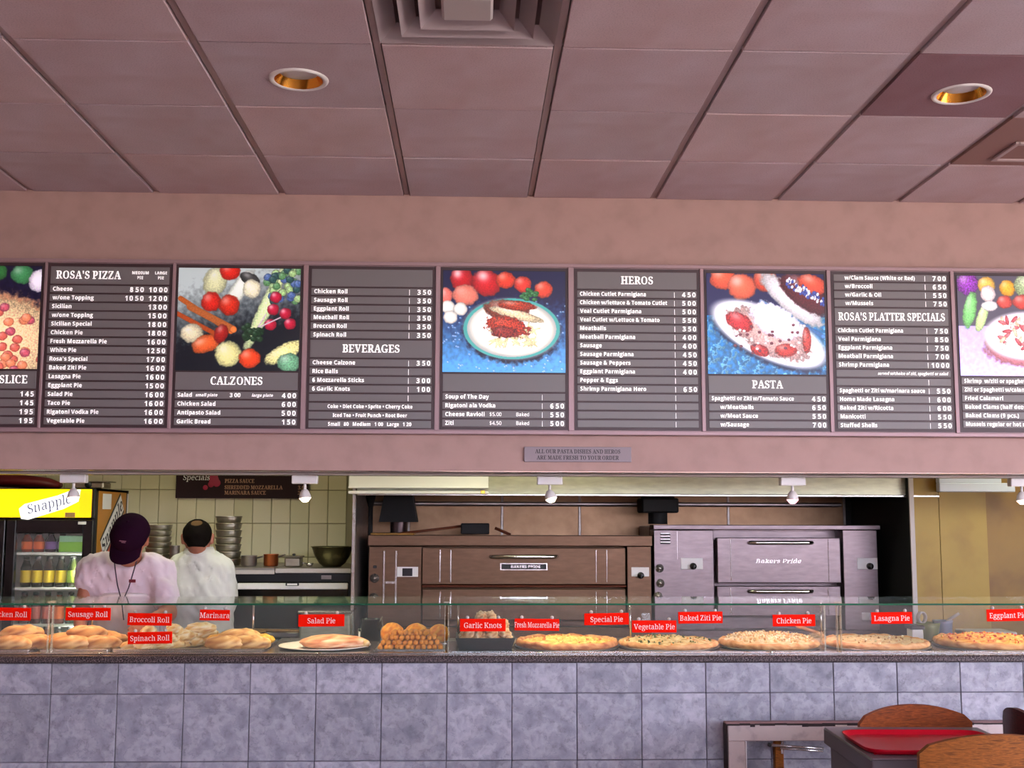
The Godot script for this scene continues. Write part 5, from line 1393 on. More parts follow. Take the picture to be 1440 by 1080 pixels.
func pizza(called: String, label: String, px: float, rad: float, kind: int, z := 5.885) -> void:
	var y0 := deck_y + 0.006
	var x := X(px, 905, z)
	var pan := solo("pizza_pan", turned([Vector2(0.0, 0.0), Vector2(rad * 0.97, 0.0), Vector2(rad * 1.02, 0.006), Vector2(rad * 1.02, 0.009), Vector2(rad * 0.96, 0.004), Vector2(0.0, 0.003)], 48), M("tin"), "round aluminium pan under the " + label.split(",")[0], "pan", Vector3(x, deck_y + 0.0005, -z), "pizza pans in the glass case")
	pan.rotation.y = 0.0
	var t := thing(called, label, "pizza", Vector3(x, deck_y + 0.0045, -z), kind * 1.3)
	var sd := kind * 31.0
	var rim: float = [0.036, 0.030, 0.034, 0.034, 0.036][kind]
	# crust: bread profile that puffs up round the edge
	var crust := SurfaceTool.new()
	crust.begin(Mesh.PRIMITIVE_TRIANGLES)
	crust.set_smooth_group(0)
	var prof := [Vector2(0.0, 0.0), Vector2(0.90, 0.0), Vector2(0.985, 0.25), Vector2(1.0, 0.55), Vector2(0.98, 0.85), Vector2(0.945, 1.0), Vector2(0.90, 0.92), Vector2(0.86, 0.6), Vector2(0.80, 0.4)]
	var segs := 84
	var ct := lin([[0.0, Color(0.56, 0.30, 0.13)], [0.35, Color(0.80, 0.55, 0.30)], [0.65, Color(0.90, 0.70, 0.44)], [1.0, Color(0.95, 0.82, 0.60)]]) if kind != 0 else lin([[0.0, Color(0.50, 0.22, 0.10)], [0.35, Color(0.74, 0.42, 0.22)], [0.65, Color(0.86, 0.58, 0.33)], [1.0, Color(0.93, 0.74, 0.5)]])
	var cp := func(j: int, k: int) -> Vector3:
		var a := TAU * (k % segs) / segs
		var p: Vector2 = prof[j]
		var b := 1.0 + 0.30 * noise.get_noise_2d(cos(a) * 2.2 + sd, sin(a) * 2.2) + 0.12 * noise.get_noise_2d(cos(a) * 9.0, sin(a) * 9.0 + sd)
		var rr := p.x * (1.0 + 0.025 * noise.get_noise_2d(cos(a) * 3.0 + sd, sin(a) * 3.0 + 9.0))
		return Vector3(cos(a) * rr * rad, p.y * rim * b, sin(a) * rr * rad)
	for j in prof.size() - 1:
		for k in segs:
			for q in [[j, k], [j + 1, k + 1], [j + 1, k], [j, k], [j, k + 1], [j + 1, k + 1]]:
				var a: float = TAU * (q[1] % segs) / segs
				var n := noise.get_noise_3d(cos(a) * 5.0 + sd, prof[q[0]].y * 1.5, sin(a) * 5.0)
				crust.set_color(ct.sample(clampf(0.35 + prof[q[0]].y * 0.25 + n * 0.7, 0, 1)))
				crust.add_vertex(cp.call(q[0], q[1]))
	crust.index()
	crust.generate_normals()
	part("crust", crust.commit(), grainy("crust_bread"), t)
	var base: float = rim * [0.62, 0.78, 0.85, 0.82, 0.82][kind]
	var mound: float = [0.022, 0.020, 0.026, 0.014, 0.026][kind]
	var pal: Gradient = [
		lin([[0.0, Color(0.80, 0.42, 0.14)], [0.35, Color(0.93, 0.66, 0.22)], [0.6, Color(0.97, 0.82, 0.36)], [1.0, Color(0.98, 0.91, 0.62)]]),
		lin([[0.0, Color(0.36, 0.36, 0.12)], [0.25, Color(0.86, 0.66, 0.34)], [0.6, Color(0.95, 0.85, 0.58)], [1.0, Color(0.97, 0.92, 0.72)]]),
		lin([[0.0, Color(0.78, 0.58, 0.34)], [0.4, Color(0.93, 0.84, 0.60)], [1.0, Color(0.98, 0.95, 0.80)]]),
		lin([[0.0, Color(0.74, 0.55, 0.30)], [0.4, Color(0.92, 0.82, 0.54)], [1.0, Color(0.97, 0.92, 0.70)]]),
		lin([[0.0, Color(0.66, 0.22, 0.08)], [0.35, Color(0.88, 0.50, 0.22)], [0.65, Color(0.95, 0.78, 0.36)], [1.0, Color(0.97, 0.90, 0.64)]])][kind]
	var hf := func(rr: float, a: float) -> float:
		var u := cos(a) * rr
		var v := sin(a) * rr
		return base + mound * (1.0 - rr * rr) + 0.006 * noise.get_noise_2d(u * 6.0 + sd, v * 6.0) + 0.003 * noise.get_noise_2d(u * 19.0, v * 19.0 + sd)
	var cf := func(rr: float, a: float) -> Color:
		var u := cos(a) * rr
		var v := sin(a) * rr
		return pal.sample(clampf(0.52 + 0.75 * noise.get_noise_2d(u * 5.0 + sd, v * 5.0) + 0.5 * noise.get_noise_2d(u * 16.0, v * 16.0 + sd), 0, 1)).linear_to_srgb()
	part("cheese", disc_top(rad * 0.90, hf, cf), grainy("cheese_top", 0.45), t)
	# toppings too many to count
	var st := SurfaceTool.new()
	st.begin(Mesh.PRIMITIVE_TRIANGLES)
	st.set_smooth_group(-1)
	var n: int = [40, 130, 420, 60, 150][kind]
	var cols: Array = [[Color(0.95, 0.86, 0.5), Color(0.86, 0.5, 0.2)], [Color(0.26, 0.33, 0.10), Color(0.36, 0.42, 0.16), Color(0.92, 0.62, 0.32), Color(0.93, 0.85, 0.6)], [Color(0.97, 0.93, 0.76), Color(0.94, 0.86, 0.62), Color(0.86, 0.70, 0.44)], [Color(0.95, 0.9, 0.7), Color(0.62, 0.42, 0.16)], [Color(0.72, 0.22, 0.10), Color(0.80, 0.34, 0.14), Color(0.97, 0.86, 0.40), Color(0.9, 0.6, 0.24)]][kind]
	for i in n:
		var a := rng.randf() * TAU
		var rr := sqrt(rng.randf()) * 0.86
		var s := rng.randf_range(0.005, 0.011) if kind == 2 else rng.randf_range(0.004, 0.012)
		var b := Basis.from_euler(Vector3(rng.randf() * 3, rng.randf() * 3, rng.randf() * 3))
		var yy: float = hf.call(rr, a) + (rng.randf() * 0.012 if kind == 2 else 0.001)
		var ctr := Vector3(cos(a) * rr * rad, yy, sin(a) * rr * rad)
		var c: Color = cols[i % cols.size()]
		st.set_color((c * rng.randf_range(0.85, 1.05)).srgb_to_linear())
		var v := [ctr + b * Vector3(s, 0, 0), ctr + b * Vector3(-s, 0, 0.2 * s), ctr + b * Vector3(0, s * 0.6, 0), ctr + b * Vector3(0, -s * 0.6, 0), ctr + b * Vector3(0, 0, s * 0.8), ctr + b * Vector3(0, 0, -s * 0.8)]
		for f in [[0, 2, 4], [4, 2, 1], [1, 2, 5], [5, 2, 0], [4, 3, 0], [1, 3, 4], [5, 3, 1], [0, 3, 5]]:
			for q in [0, 2, 1]: st.add_vertex(v[f[q]])
	st.generate_normals()
	var tp := part("topping", st.commit(), grainy("topping_bits", 0.55), t)
	tp.set_meta("kind", "stuff")

func build_food() -> void:
	var D := deck_y + 0.0005
	# sheet trays on the left
	var trays := [[-58.0, 64.0], [79.0, 171.0], [177.0, 380.0]]
	var tray_labels := ["steel sheet tray under the rolls at the drinks cooler end", "steel sheet tray under the tan rolls before the capped worker", "long steel sheet tray under the pale rolls and yellow wedges"]
	for k in 3:
		var a := X(trays[k][0], 910, 5.86)
		var b := X(trays[k][1], 910, 5.86)
		var t := thing("sheet_tray", tray_labels[k], "tray", Vector3((a + b) * 0.5, D, -5.86))
		var w := b - a
		part("tray_base", Shape.new().box(Vector3(0, 0.002, 0), Vector3(w - 0.02, 0.004, 0.42), 0.001).done(), M("tin"), t)
		var rm := Shape.new()
		for q in [[0, 0.215, w, 0.012], [0, -0.215, w, 0.012], [w * 0.5 - 0.006, 0, 0.012, 0.42], [-w * 0.5 + 0.006, 0, 0.012, 0.42]]:
			rm.box(Vector3(q[0], 0.009, q[1]), Vector3(q[2], 0.018, q[3]), 0.004)
		part("rim", rm.done(), M("steel_bright"), t)
	var tan := lin([[0.0, Color(0.58, 0.34, 0.14)], [0.4, Color(0.80, 0.57, 0.30)], [0.7, Color(0.88, 0.70, 0.42)], [1.0, Color(0.93, 0.80, 0.56)]])
	var pale := lin([[0.0, Color(0.74, 0.48, 0.22)], [0.35, Color(0.90, 0.74, 0.44)], [0.7, Color(0.94, 0.86, 0.62)], [1.0, Color(0.96, 0.92, 0.78)]])
	var gold := lin([[0.0, Color(0.80, 0.48, 0.06)], [0.5, Color(0.93, 0.68, 0.13)], [1.0, Color(0.97, 0.82, 0.34)]])
	var orange := lin([[0.0, Color(0.78, 0.40, 0.05)], [0.5, Color(0.94, 0.58, 0.10)], [1.0, Color(0.98, 0.76, 0.26)]])
	var bread := grainy("bread_skin", 0.6)
	var roll_meshes := []
	var pale_meshes := []
	for s in 4:
		roll_meshes.append(lump(Vector3(0.105, 0.040, 0.048), s + 1, 0.16, tan, 2.0, 10, 18))
		pale_meshes.append(lump(Vector3(0.075, 0.030, 0.036), s + 11, 0.26, pale, 2.6, 10, 18))
	var place := func(called: String, label: String, cat: String, grp: String, mesh: Mesh, px: float, z: float, y: float, turn: float, tilt := 0.0) -> void:
		solo(called, mesh, bread, label, cat, Vector3(X(px, 905, z), D + y, -z), grp, Vector3(tilt, turn, 0))
	for q in [[-30, 5.75, 0.004, 0.2], [15, 5.74, 0.004, -0.15], [46, 5.78, 0.004, 0.1], [0, 5.90, 0.004, 0.3], [40, 5.92, 0.004, -0.1], [30, 5.83, 0.045, 0.15]]:
		place.call("stuffed_roll", "tan baked stuffed roll on the tray at the drinks cooler end", "roll", "tan rolls at the cooler end", roll_meshes[rng.randi() % 4], q[0], q[1], q[2], q[3])
	for q in [[100, 5.74, 0.004, 0.1], [143, 5.75, 0.004, -0.2], [92, 5.88, 0.004, 0.25], [150, 5.90, 0.004, 0.1], [122, 5.82, 0.045, -0.1], [142, 6.0, 0.004, 0.1]]:
		place.call("stuffed_roll", "tan baked stuffed roll on the tray before the capped worker", "roll", "tan rolls before the capped worker", roll_meshes[rng.randi() % 4], q[0], q[1], q[2], q[3])
	for i in 20:
		var lv := 0 if i < 11 else (1 if i < 17 else 2)
		var ii: float = i if lv == 0 else (i - 11 if lv == 1 else i - 17)
		var pxx: float = 192 + fmod(ii * 37.0, 95.0) + lv * 8
		place.call("pastry_roll", "pale cut pastry roll heaped on the long tray", "roll", "pale pastry rolls heaped on the long tray", pale_meshes[rng.randi() % 4], pxx, 5.72 + 0.24 * fmod(ii * 0.381, 1.0), 0.004 + lv * 0.032, rng.randf() * 3.0, rng.randf_range(-0.2, 0.2))
	for q in [[318, 5.73, 0.004, 0.1], [352, 5.74, 0.004, -0.2], [336, 5.80, 0.03, 0.3]]:
		place.call("stuffed_roll", "tan baked stuffed roll in front of the yellow wedges", "roll", "tan rolls by the yellow wedges", roll_meshes[rng.randi() % 4], q[0], q[1], q[2], q[3])
	var wedge := lump(Vector3(0.045, 0.020, 0.030), 40, 0.18, gold, 1.6, 9, 14)
	for q in [[303, 5.86, 0.03, 0.4, 0.5], [316, 5.90, 0.035, 0.2, 0.4], [328, 5.93, 0.01, 0.8, 0.3], [345, 5.86, 0.045, -0.3, 0.8], [357, 5.84, 0.035, 0.1, 0.6], [370, 5.84, 0.035, -0.2, 0.6], [374, 5.92, 0.02, 0.5, 0.3], [296, 5.94, 0.02, 0.5, 0.3]]:
		place.call("fried_wedge", "golden yellow fried wedge on the end of the long tray", "wedge", "yellow wedges on the long tray", wedge, q[0], q[1], q[2], q[3], q[4])
	# salad pie on a white platter
	var pz := 5.84
	var cx := X(457, 910, pz)
	solo("platter", turned([Vector2(0.0, 0.001), Vector2(0.15, 0.001), Vector2(0.20, 0.010), Vector2(0.225, 0.014), Vector2(0.225, 0.017), Vector2(0.195, 0.014), Vector2(0.15, 0.006), Vector2(0.0, 0.005)], 48), M("white_paint"), "white round platter under the folded pink salad pie", "platter", Vector3(cx, D, -pz))
	var sp := thing("salad_pie", "thick folded pie with a pinkish crust on the white platter", "pie", Vector3(X(470, 910, pz), D + 0.006, -pz + 0.03))
	part("crust", lump(Vector3(0.168, 0.036, 0.12), 51, 0.10, lin([[0.0, Color(0.72, 0.38, 0.22)], [0.4, Color(0.88, 0.58, 0.40)], [0.7, Color(0.94, 0.76, 0.58)], [1.0, Color(0.97, 0.88, 0.74)]]), 1.6, 12, 26), bread, sp)
	part("filling", lump(Vector3(0.03, 0.022, 0.03), 52, 0.25, pale, 2.0, 8, 12), bread, sp, Vector3(0.150, 0.004, 0.02))
	# rice balls and fried sticks on a foil tray
	var fz := 5.83
	var fc := X(578, 910, fz)
	var ft := thing("foil_tray", "shallow foil tray under the fried sticks and rice balls", "tray", Vector3(fc, D, -fz))
	part("tray_base", Shape.new().box(Vector3(0, 0.002, 0), Vector3(0.34, 0.004, 0.3), 0.001).done(), M("tin"), ft)
	part("rim", Shape.new().box(Vector3(0, 0.006, 0.15), Vector3(0.35, 0.012, 0.01), 0.003).box(Vector3(0, 0.006, -0.15), Vector3(0.35, 0.012, 0.01), 0.003).done(), M("steel_bright"), ft)
	var stick := Shape.new(true).tube([Vector3(0, 0, 0.055), Vector3(0, 0, 0.052), Vector3(0, 0, 0.045), Vector3(0, 0, -0.045), Vector3(0, 0, -0.055)], [0.004, 0.009, 0.0125, 0.0125, 0.006], 12).done()
	var sm := mat("fried_crumb", Color(0.93, 0.60, 0.16), 0.75)
	sm.albedo_texture = noise_tex(0.12, [[0.0, g(0.62)], [0.5, g(0.92)], [1.0, g(1.0)]], 256, 3, 81)
	triplanar(sm, 6.0)
	for row in 4:
		var cnt: int = [12, 11, 10, 7][row]
		for i in cnt:
			var x: float = fc + (i - (cnt - 1) * 0.5) * 0.0262 + rng.randf_range(-0.002, 0.002)
			solo("fried_stick", stick, sm, "breaded fried stick in the pile on the foil tray", "fried stick", Vector3(x, D + 0.0165 + row * 0.0215, -fz + 0.075 - row * 0.012 + rng.randf_range(-0.006, 0.006)), "breaded fried sticks", Vector3(rng.randf_range(-0.04, 0.04), rng.randf_range(-0.12, 0.12), 0))
	var ballm := lump(Vector3(0.062, 0.054, 0.058), 61, 0.07, orange, 3.0, 14, 22)
	for q in [[551, 1.0], [585, 0.97], [617, 0.92]]:
		var b := solo("rice_ball", ballm, bread, "large golden fried rice ball behind the breaded sticks", "rice ball", Vector3(X(q[0], 905, 5.93), D + 0.020, -5.95), "rice balls", Vector3(0, q[0], 0))
		b.scale = Vector3.ONE * q[1]
	# garlic knots in a dark bin
	var kz := 5.84
	var kc := X(682, 910, kz)
	var kb := thing("knot_bin", "dark rectangular bin heaped with garlic knots", "bin", Vector3(kc, D, -kz))
	var kw := 0.29
	part("bin_floor", Shape.new().box(Vector3(0, 0.003, 0), Vector3(kw - 0.03, 0.006, 0.26)).done(), M("bin_dark"), kb)
	var ks := Shape.new()
	for q in 4:
		var b := Basis(Vector3.UP, q * PI * 0.5)
		var hx := kw * 0.5 if q % 2 == 0 else 0.15
		var hz := 0.15 if q % 2 == 0 else kw * 0.5
		ks.quad(b * Vector3(-hx + 0.02, 0, hz - 0.02), b * Vector3(hx - 0.02, 0, hz - 0.02), b * Vector3(hx, 0.062, hz), b * Vector3(-hx, 0.062, hz))
		ks.quad(b * Vector3(-hx + 0.008, 0.062, hz - 0.008), b * Vector3(hx - 0.008, 0.062, hz - 0.008), b * Vector3(hx - 0.028, 0.003, hz - 0.028), b * Vector3(-hx + 0.028, 0.003, hz - 0.028))
		ks.quad(b * Vector3(-hx, 0.062, hz), b * Vector3(hx, 0.062, hz), b * Vector3(hx - 0.008, 0.062, hz - 0.008), b * Vector3(-hx + 0.008, 0.062, hz - 0.008))
	part("bin_wall", ks.done(), M("bin_dark"), kb)
	var knots := []
	var kg := lin([[0.0, Color(0.55, 0.33, 0.17)], [0.4, Color(0.80, 0.60, 0.38)], [0.7, Color(0.88, 0.74, 0.54)], [1.0, Color(0.95, 0.88, 0.72)]])
	for s in 4: knots.append(lump(Vector3(0.036, 0.029, 0.031), 70 + s, 0.42, kg, 2.4, 10, 16))
	for lv in 4:
		for i in [15, 12, 8, 4][lv]:
			var a: int = [5, 4, 4, 2][lv]
			var gx: float = (i % a - (a - 1) * 0.5) * 0.054 + rng.randf_range(-0.006, 0.006)
			var gzz: float = (int(i / a) - ([3, 3, 2, 2][lv] - 1) * 0.5) * 0.075 + rng.randf_range(-0.006, 0.006)
			solo("garlic_knot", knots[rng.randi() % 4], bread, "lumpy baked garlic knot heaped in the dark bin", "garlic knot", Vector3(kc + gx, D + 0.018 + lv * 0.036, -kz + gzz), "garlic knots in the dark bin", Vector3(rng.randf_range(-0.5, 0.5), rng.randf() * 6, rng.randf_range(-0.5, 0.5)))
	# whole pies
	pizza("mozzarella_pie", "fresh mozzarella pie, golden cheese and a dark orange crust", 797, 0.256, 0)
	pizza("vegetable_pie", "vegetable pie, pale cheese with green leaves", 940, 0.250, 1)
	pizza("chicken_pie", "chicken pie, heaped with pale diced chicken", 1081, 0.250, 2)
	pizza("lasagna_pie", "lasagna pie, smooth pale cheese beyond the glass divider", 1231, 0.264, 3)
	pizza("eggplant_pie", "eggplant pie, red and yellow topping before the ochre wall", 1392, 0.275, 4)

# ---------- red name cards on the glass ----------
func build_signs() -> void:
	var cards := [["Chicken Roll", 11.0, 863.5, 62.0, 17.0], ["Sausage Roll", 124.0, 863.5, 61.0, 17.0], ["Broccoli Roll", 210.5, 871.0, 60.0, 16.5], ["Spinach Roll", 211.0, 897.0, 60.0, 16.0], ["Marinara", 302.0, 865.0, 41.0, 14.5], ["Salad Pie", 452.0, 872.5, 63.0, 16.5], ["Garlic Knots", 679.0, 879.0, 63.0, 17.0], ["Fresh Mozzarella Pie", 755.0, 878.5, 62.0, 16.0], ["Special Pie", 853.0, 870.5, 62.0, 16.0], ["Vegetable Pie", 920.0, 881.0, 62.0, 16.5], ["Baked Ziti Pie", 985.0, 868.5, 62.0, 16.0], ["Chicken Pie", 1116.5, 872.5, 60.0, 16.0], ["Lasagna Pie", 1254.0, 869.0, 58.0, 16.0], ["Eggplant Pie", 1417.0, 865.0, 60.0, 16.5]]
	var z := 5.599
	for c in cards:
		var p := P(c[1], c[2], z)
		var w: float = c[3] * z / F
		var h: float = c[4] * z / F
		var t := thing("name_card", "red card reading %s in white on the glass case" % c[0], "sign", p, 0.0, "red name cards on the glass case")
		t.rotation.z = rng.randf_range(-0.02, 0.02)
		part("card", box(Vector3(w, h, 0.003), 0.001), M("sign_red"), t)
		var n: int = (c[0] as String).length()
		part("lettering", lettering([[c[0], 0, -0.002, 0.0235, 0, true, false, minf(0.95, 0.84 * w / (n * 0.0135))]]), M("card_white"), t, Vector3(0, 0, 0.0018))
		for s in [-1, 1]:
			part("clip", Shape.new(true).lathe([Vector2(0.0, -0.004), Vector2(0.009, -0.003), Vector2(0.006, 0.002), Vector2(0.004, 0.004), Vector2(0, 0.005)], 14, Transform3D(Basis(Vector3.RIGHT, PI * 0.5), Vector3(s * w * 0.34, h * 0.5 + 0.006, -0.002))).done(), M("clip_clear"), t)

# ---------- the table and chairs in front ----------
func chair(label: String, foot: Vector3, turn: float, w: float, top: float, wood: String) -> void:
	# the back stands at the foot point, the seat reaches towards local +z
	var t := thing("dining_chair", label, "chair", foot, turn, "wooden chairs at the small table")
	var m := M(wood)
	var poly := PackedVector2Array()
	var hw := w * 0.5
	var ch := 0.135
	poly.append(Vector2(-hw + 0.004, -ch)); poly.append(Vector2(hw - 0.004, -ch))
	for i in 17:
		var u := 1.0 - i / 8.0
		var e := -0.052 * pow(absf(u), 2.2)
		if absf(u) > 0.93: e -= (absf(u) - 0.93) * 0.25
		poly.append(Vector2(hw * u, e))
	var bent := Shape.new()
	# the crest rail: extruded outline, bowed backwards at the middle
	var idx := Geometry2D.triangulate_polygon(poly)
	var bow := func(q: Vector2, zz: float) -> Vector3:
		return Vector3(q.x, top + q.y, zz - 0.035 * (1.0 - pow(q.x / hw, 2.0)))
	var cols := 16
	var topy := func(u: float) -> float:
		var e := -0.052 * pow(absf(u), 2.2)
		if absf(u) > 0.93: e -= (absf(u) - 0.93) * 0.25
		return e
	for i in cols:
		var u0 := -1.0 + 2.0 * i / cols
		var u1 := -1.0 + 2.0 * (i + 1) / cols
		var a := [bow.call(Vector2(hw * u0, -ch), 0.0), bow.call(Vector2(hw * u1, -ch), 0.0), bow.call(Vector2(hw * u1, topy.call(u1)), 0.0), bow.call(Vector2(hw * u0, topy.call(u0)), 0.0)]
		var b := []
		for v in a: b.append(v + Vector3(0, 0, -0.024))
		bent.quad(a[0], a[1], a[2], a[3])
		bent.quad(b[1], b[0], b[3], b[2])
		bent.quad(a[3], a[2], b[2], b[3])
		bent.quad(b[0], b[1], a[1], a[0])
		if i == 0: bent.quad(b[0], a[0], a[3], b[3])
		if i == cols - 1: bent.quad(a[1], b[1], b[2], a[2])
	part("crest_rail", bent.done(), m, t)
	for s in [-1, 1]:
		part("leg", rod([Vector3(s * (hw - 0.045), 0, -0.07), Vector3(s * (hw - 0.045), 0.44, -0.012), Vector3(s * (hw - 0.05), top - 0.128, -0.022)], [0.016, 0.019, 0.011], 10), m, t)
		part("leg", rod([Vector3(s * (hw - 0.055), 0, 0.40), Vector3(s * (hw - 0.055), 0.44, 0.37)], [0.015, 0.019], 10), m, t)
	part("mid_rail", Shape.new().box(Vector3(0, 0.60, -0.018), Vector3(w - 0.1, 0.05, 0.016), 0.004).done(), m, t)
	part("seat", Shape.new().box(Vector3(0, 0.455, 0.19), Vector3(w - 0.05, 0.035, 0.43), 0.014).done(), m, t)
	part("seat_rail", Shape.new().box(Vector3(0, 0.415, 0.19), Vector3(w - 0.11, 0.05, 0.36), 0.004).done(), m, t)
	for s in [-1, 1]:
		part("stretcher", rod([Vector3(s * (hw - 0.05), 0.2, -0.035), Vector3(s * (hw - 0.055), 0.2, 0.385)], 0.010, 8), m, t)

func build_dining() -> void:
	var th := 0.77
	var a := PH(1158, 1022, th)           # far left corner of the top
	var b := PH(1245, 1080, th)           # a point further along its left edge
	var dir := Vector3(b.x - a.x, 0, b.z - a.z).normalized()
	var turn := atan2(dir.x, dir.z)
	var side := Vector3(dir.z, 0, -dir.x)
	var W := 0.64
	var L := 0.64
	var c := a + dir * L * 0.5 + side * W * 0.5
	var t := thing("small_table", "small grey laminate table with a dark panel base in front of the counter", "table", Vector3(c.x, 0, c.z), turn)
	part("tabletop", Shape.new().box(Vector3(0, th - 0.002, 0), Vector3(W - 0.006, 0.004, L - 0.006), 0.001).done(), M("laminate"), t)
	part("edge_band", Shape.new().box(Vector3(0, th - 0.036, 0), Vector3(W, 0.064, L), 0.004).done(), M("laminate_dark"), t)
	part("base_panel", Shape.new().box(Vector3(-W * 0.5 + 0.035, (th - 0.068) * 0.5, 0), Vector3(0.03, th - 0.068, L - 0.05), 0.003).done(), M("laminate_dark"), t)
	part("base_panel", Shape.new().box(Vector3(W * 0.5 - 0.035, (th - 0.068) * 0.5, 0), Vector3(0.03, th - 0.068, L - 0.05), 0.003).done(), M("laminate_dark"), t)
	part("cross_panel", Shape.new().box(Vector3(0, 0.662, 0), Vector3(W - 0.1, 0.08, 0.03), 0.003).done(), M("laminate_dark"), t)
	# the red tray
	var tw := 0.56
	var tl := 0.42
	var ta := PH(1177, 1026, th + 0.02)
	var tc := ta + dir * (tl * 0.5) + side * (tw * 0.5)
	var tr := thing("serving_tray", "red plastic serving tray lying on the small grey table", "tray", Vector3(tc.x, th, tc.z), turn)
	part("tray_floor", Shape.new().box(Vector3(0, 0.003, 0), Vector3(tw - 0.05, 0.005, tl - 0.05), 0.002).done(), M("red_tray"), tr)
	var rim := Shape.new(true)
	var rp := func(k: int, grow: float, y: float) -> Vector3:
		var n := 40
		var ang := TAU * (k % n) / n
		var ex := tw * 0.5 - 0.026 + grow
		var ez := tl * 0.5 - 0.026 + grow
		var u := cos(ang)
		var v := sin(ang)
		return Vector3(ex * signf(u) * pow(absf(u), 0.28), y, ez * signf(v) * pow(absf(v), 0.28))
	var prof := [[-0.004, 0.003], [0.012, 0.008], [0.022, 0.020], [0.026, 0.022], [0.027, 0.019], [0.017, 0.004], [-0.004, 0.0005]]
	for k in 40:
		for j in prof.size() - 1:
			rim.quad(rp.call(k, prof[j][0], prof[j][1]), rp.call(k, prof[j + 1][0], prof[j + 1][1]), rp.call(k + 1, prof[j + 1][0], prof[j + 1][1]), rp.call(k + 1, prof[j][0], prof[j][1]))
	part("rim", rim.done(), M("red_tray"), tr)
	# chairs
	var d1 := 4.90
	var p1 := P(1288, 993, d1)
	chair("oak chair with a curved back on the counter side of the small table", Vector3(p1.x, 0, p1.z), 0.10, 165.0 * d1 / F, p1.y, "oak_dark")
	var d2 := 4.03
	var p2 := P(1396, 1029, d2)
	chair("lighter oak chair on the side of the table away from the counter", Vector3(p2.x, 0, p2.z), PI, 216.0 * d2 / F, p2.y, "oak")
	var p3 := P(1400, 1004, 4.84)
	chair("red brown chair with shade in its colour and its back to the small table", Vector3(p3.x + 0.055, 0, p3.z + 0.20), PI * 0.5 - 0.05, 0.46, p3.y + 0.05, "shaded_red_wood")  # this chair stands in shadow; the wood colour is darkened for it
	# the worn beige frame against the counter
	var fz := 5.36
	var fa := P(1021, 1017, fz)
	var fb := P(1500, 1012, fz)
	var ft := thing("beige_stand", "low beige stand with a chipped dark edge against the marble counter", "stand", Vector3((fa.x + fb.x) * 0.5, 0, -fz - 0.03))
	var hy := fa.y
	var hw := (fb.x - fa.x) * 0.5
	var rt := 0.080
	part("top_rail", Shape.new().span(Vector3(-hw + 0.008, hy - rt, -0.03), Vector3(hw, hy - 0.006, 0.03), 0.003).done(), M("beige_laminate"), ft)
	part("top_board", Shape.new().span(Vector3(-hw, hy - 0.006, -0.035), Vector3(hw, hy, 0.028), 0.002).done(), mat("worn_top", Color(0.50, 0.38, 0.38), 0.6), ft)
	part("leg", Shape.new().span(Vector3(-hw + 0.008, 0, -0.03), Vector3(-hw + 0.088, hy - rt, 0.03), 0.003).done(), M("beige_laminate"), ft)
	part("leg", Shape.new().span(Vector3(hw - 0.08, 0, -0.03), Vector3(hw, hy - rt, 0.03), 0.003).done(), M("beige_laminate"), ft)
	part("side_edge", Shape.new().span(Vector3(-hw, 0, -0.035), Vector3(-hw + 0.007, hy - 0.006, 0.032), 0.002).done(), M("worn_edge"), ft)
	# the top edge with its chips
	var ed := Shape.new()
	var x := -hw
	while x < hw:
		var s := rng.randf_range(0.02, 0.07)
		ed.span(Vector3(x, hy - 0.008 - rng.randf_range(0.0, 0.010), 0.026), Vector3(minf(x + s, hw), hy - rng.randf_range(0.0, 0.004), 0.0325))
		x += s
	part("chipped_edge", ed.done(), M("worn_edge"), ft)
	part("painted_highlight", Shape.new().span(Vector3(-hw + 0.088, 0, 0.012), Vector3(-hw + 0.092, hy - rt, 0.032)).done(), M("white_paint"), ft)  # white strip painted as the highlight along the leg's inner edge
	# a wooden stool with steel rods standing inside the frame
	var sp := P(1095, 1050, fz + 0.11)
	var sl := thing("rod_stool", "brown wooden upright with steel rods standing under the beige stand", "stool", Vector3(sp.x, 0, -fz - 0.115))
	part("post", Shape.new().span(Vector3(-0.022, 0, -0.02), Vector3(0.020, hy - rt - 0.004, 0.02), 0.004).done(), M("oak"), sl)
	part("steel_strip", Shape.new().span(Vector3(0.006, hy - rt - 0.075, 0.02), Vector3(0.016, hy - rt - 0.006, 0.026), 0.002).done(), M("steel_bright"), sl)
	part("rod", rod([Vector3(-0.05, hy - rt - 0.032, 0.04), Vector3(0.20, hy - rt - 0.048, 0.04)], 0.0065, 10), M("steel_bright"), sl)
	part("rod", rod([Vector3(0.0, hy - rt - 0.048, 0.03), Vector3(0.20, hy - rt - 0.062, 0.03)], 0.005, 10), M("steel_bright"), sl)
	part("rod_tip", rod([Vector3(-0.058, hy - rt - 0.028, 0.04), Vector3(-0.046, hy - rt - 0.033, 0.04)], 0.009, 10), M("black"), sl)
	part("foot", Shape.new().box(Vector3(0, 0.01, 0), Vector3(0.07, 0.02, 0.07), 0.004).done(), M("black"), sl)

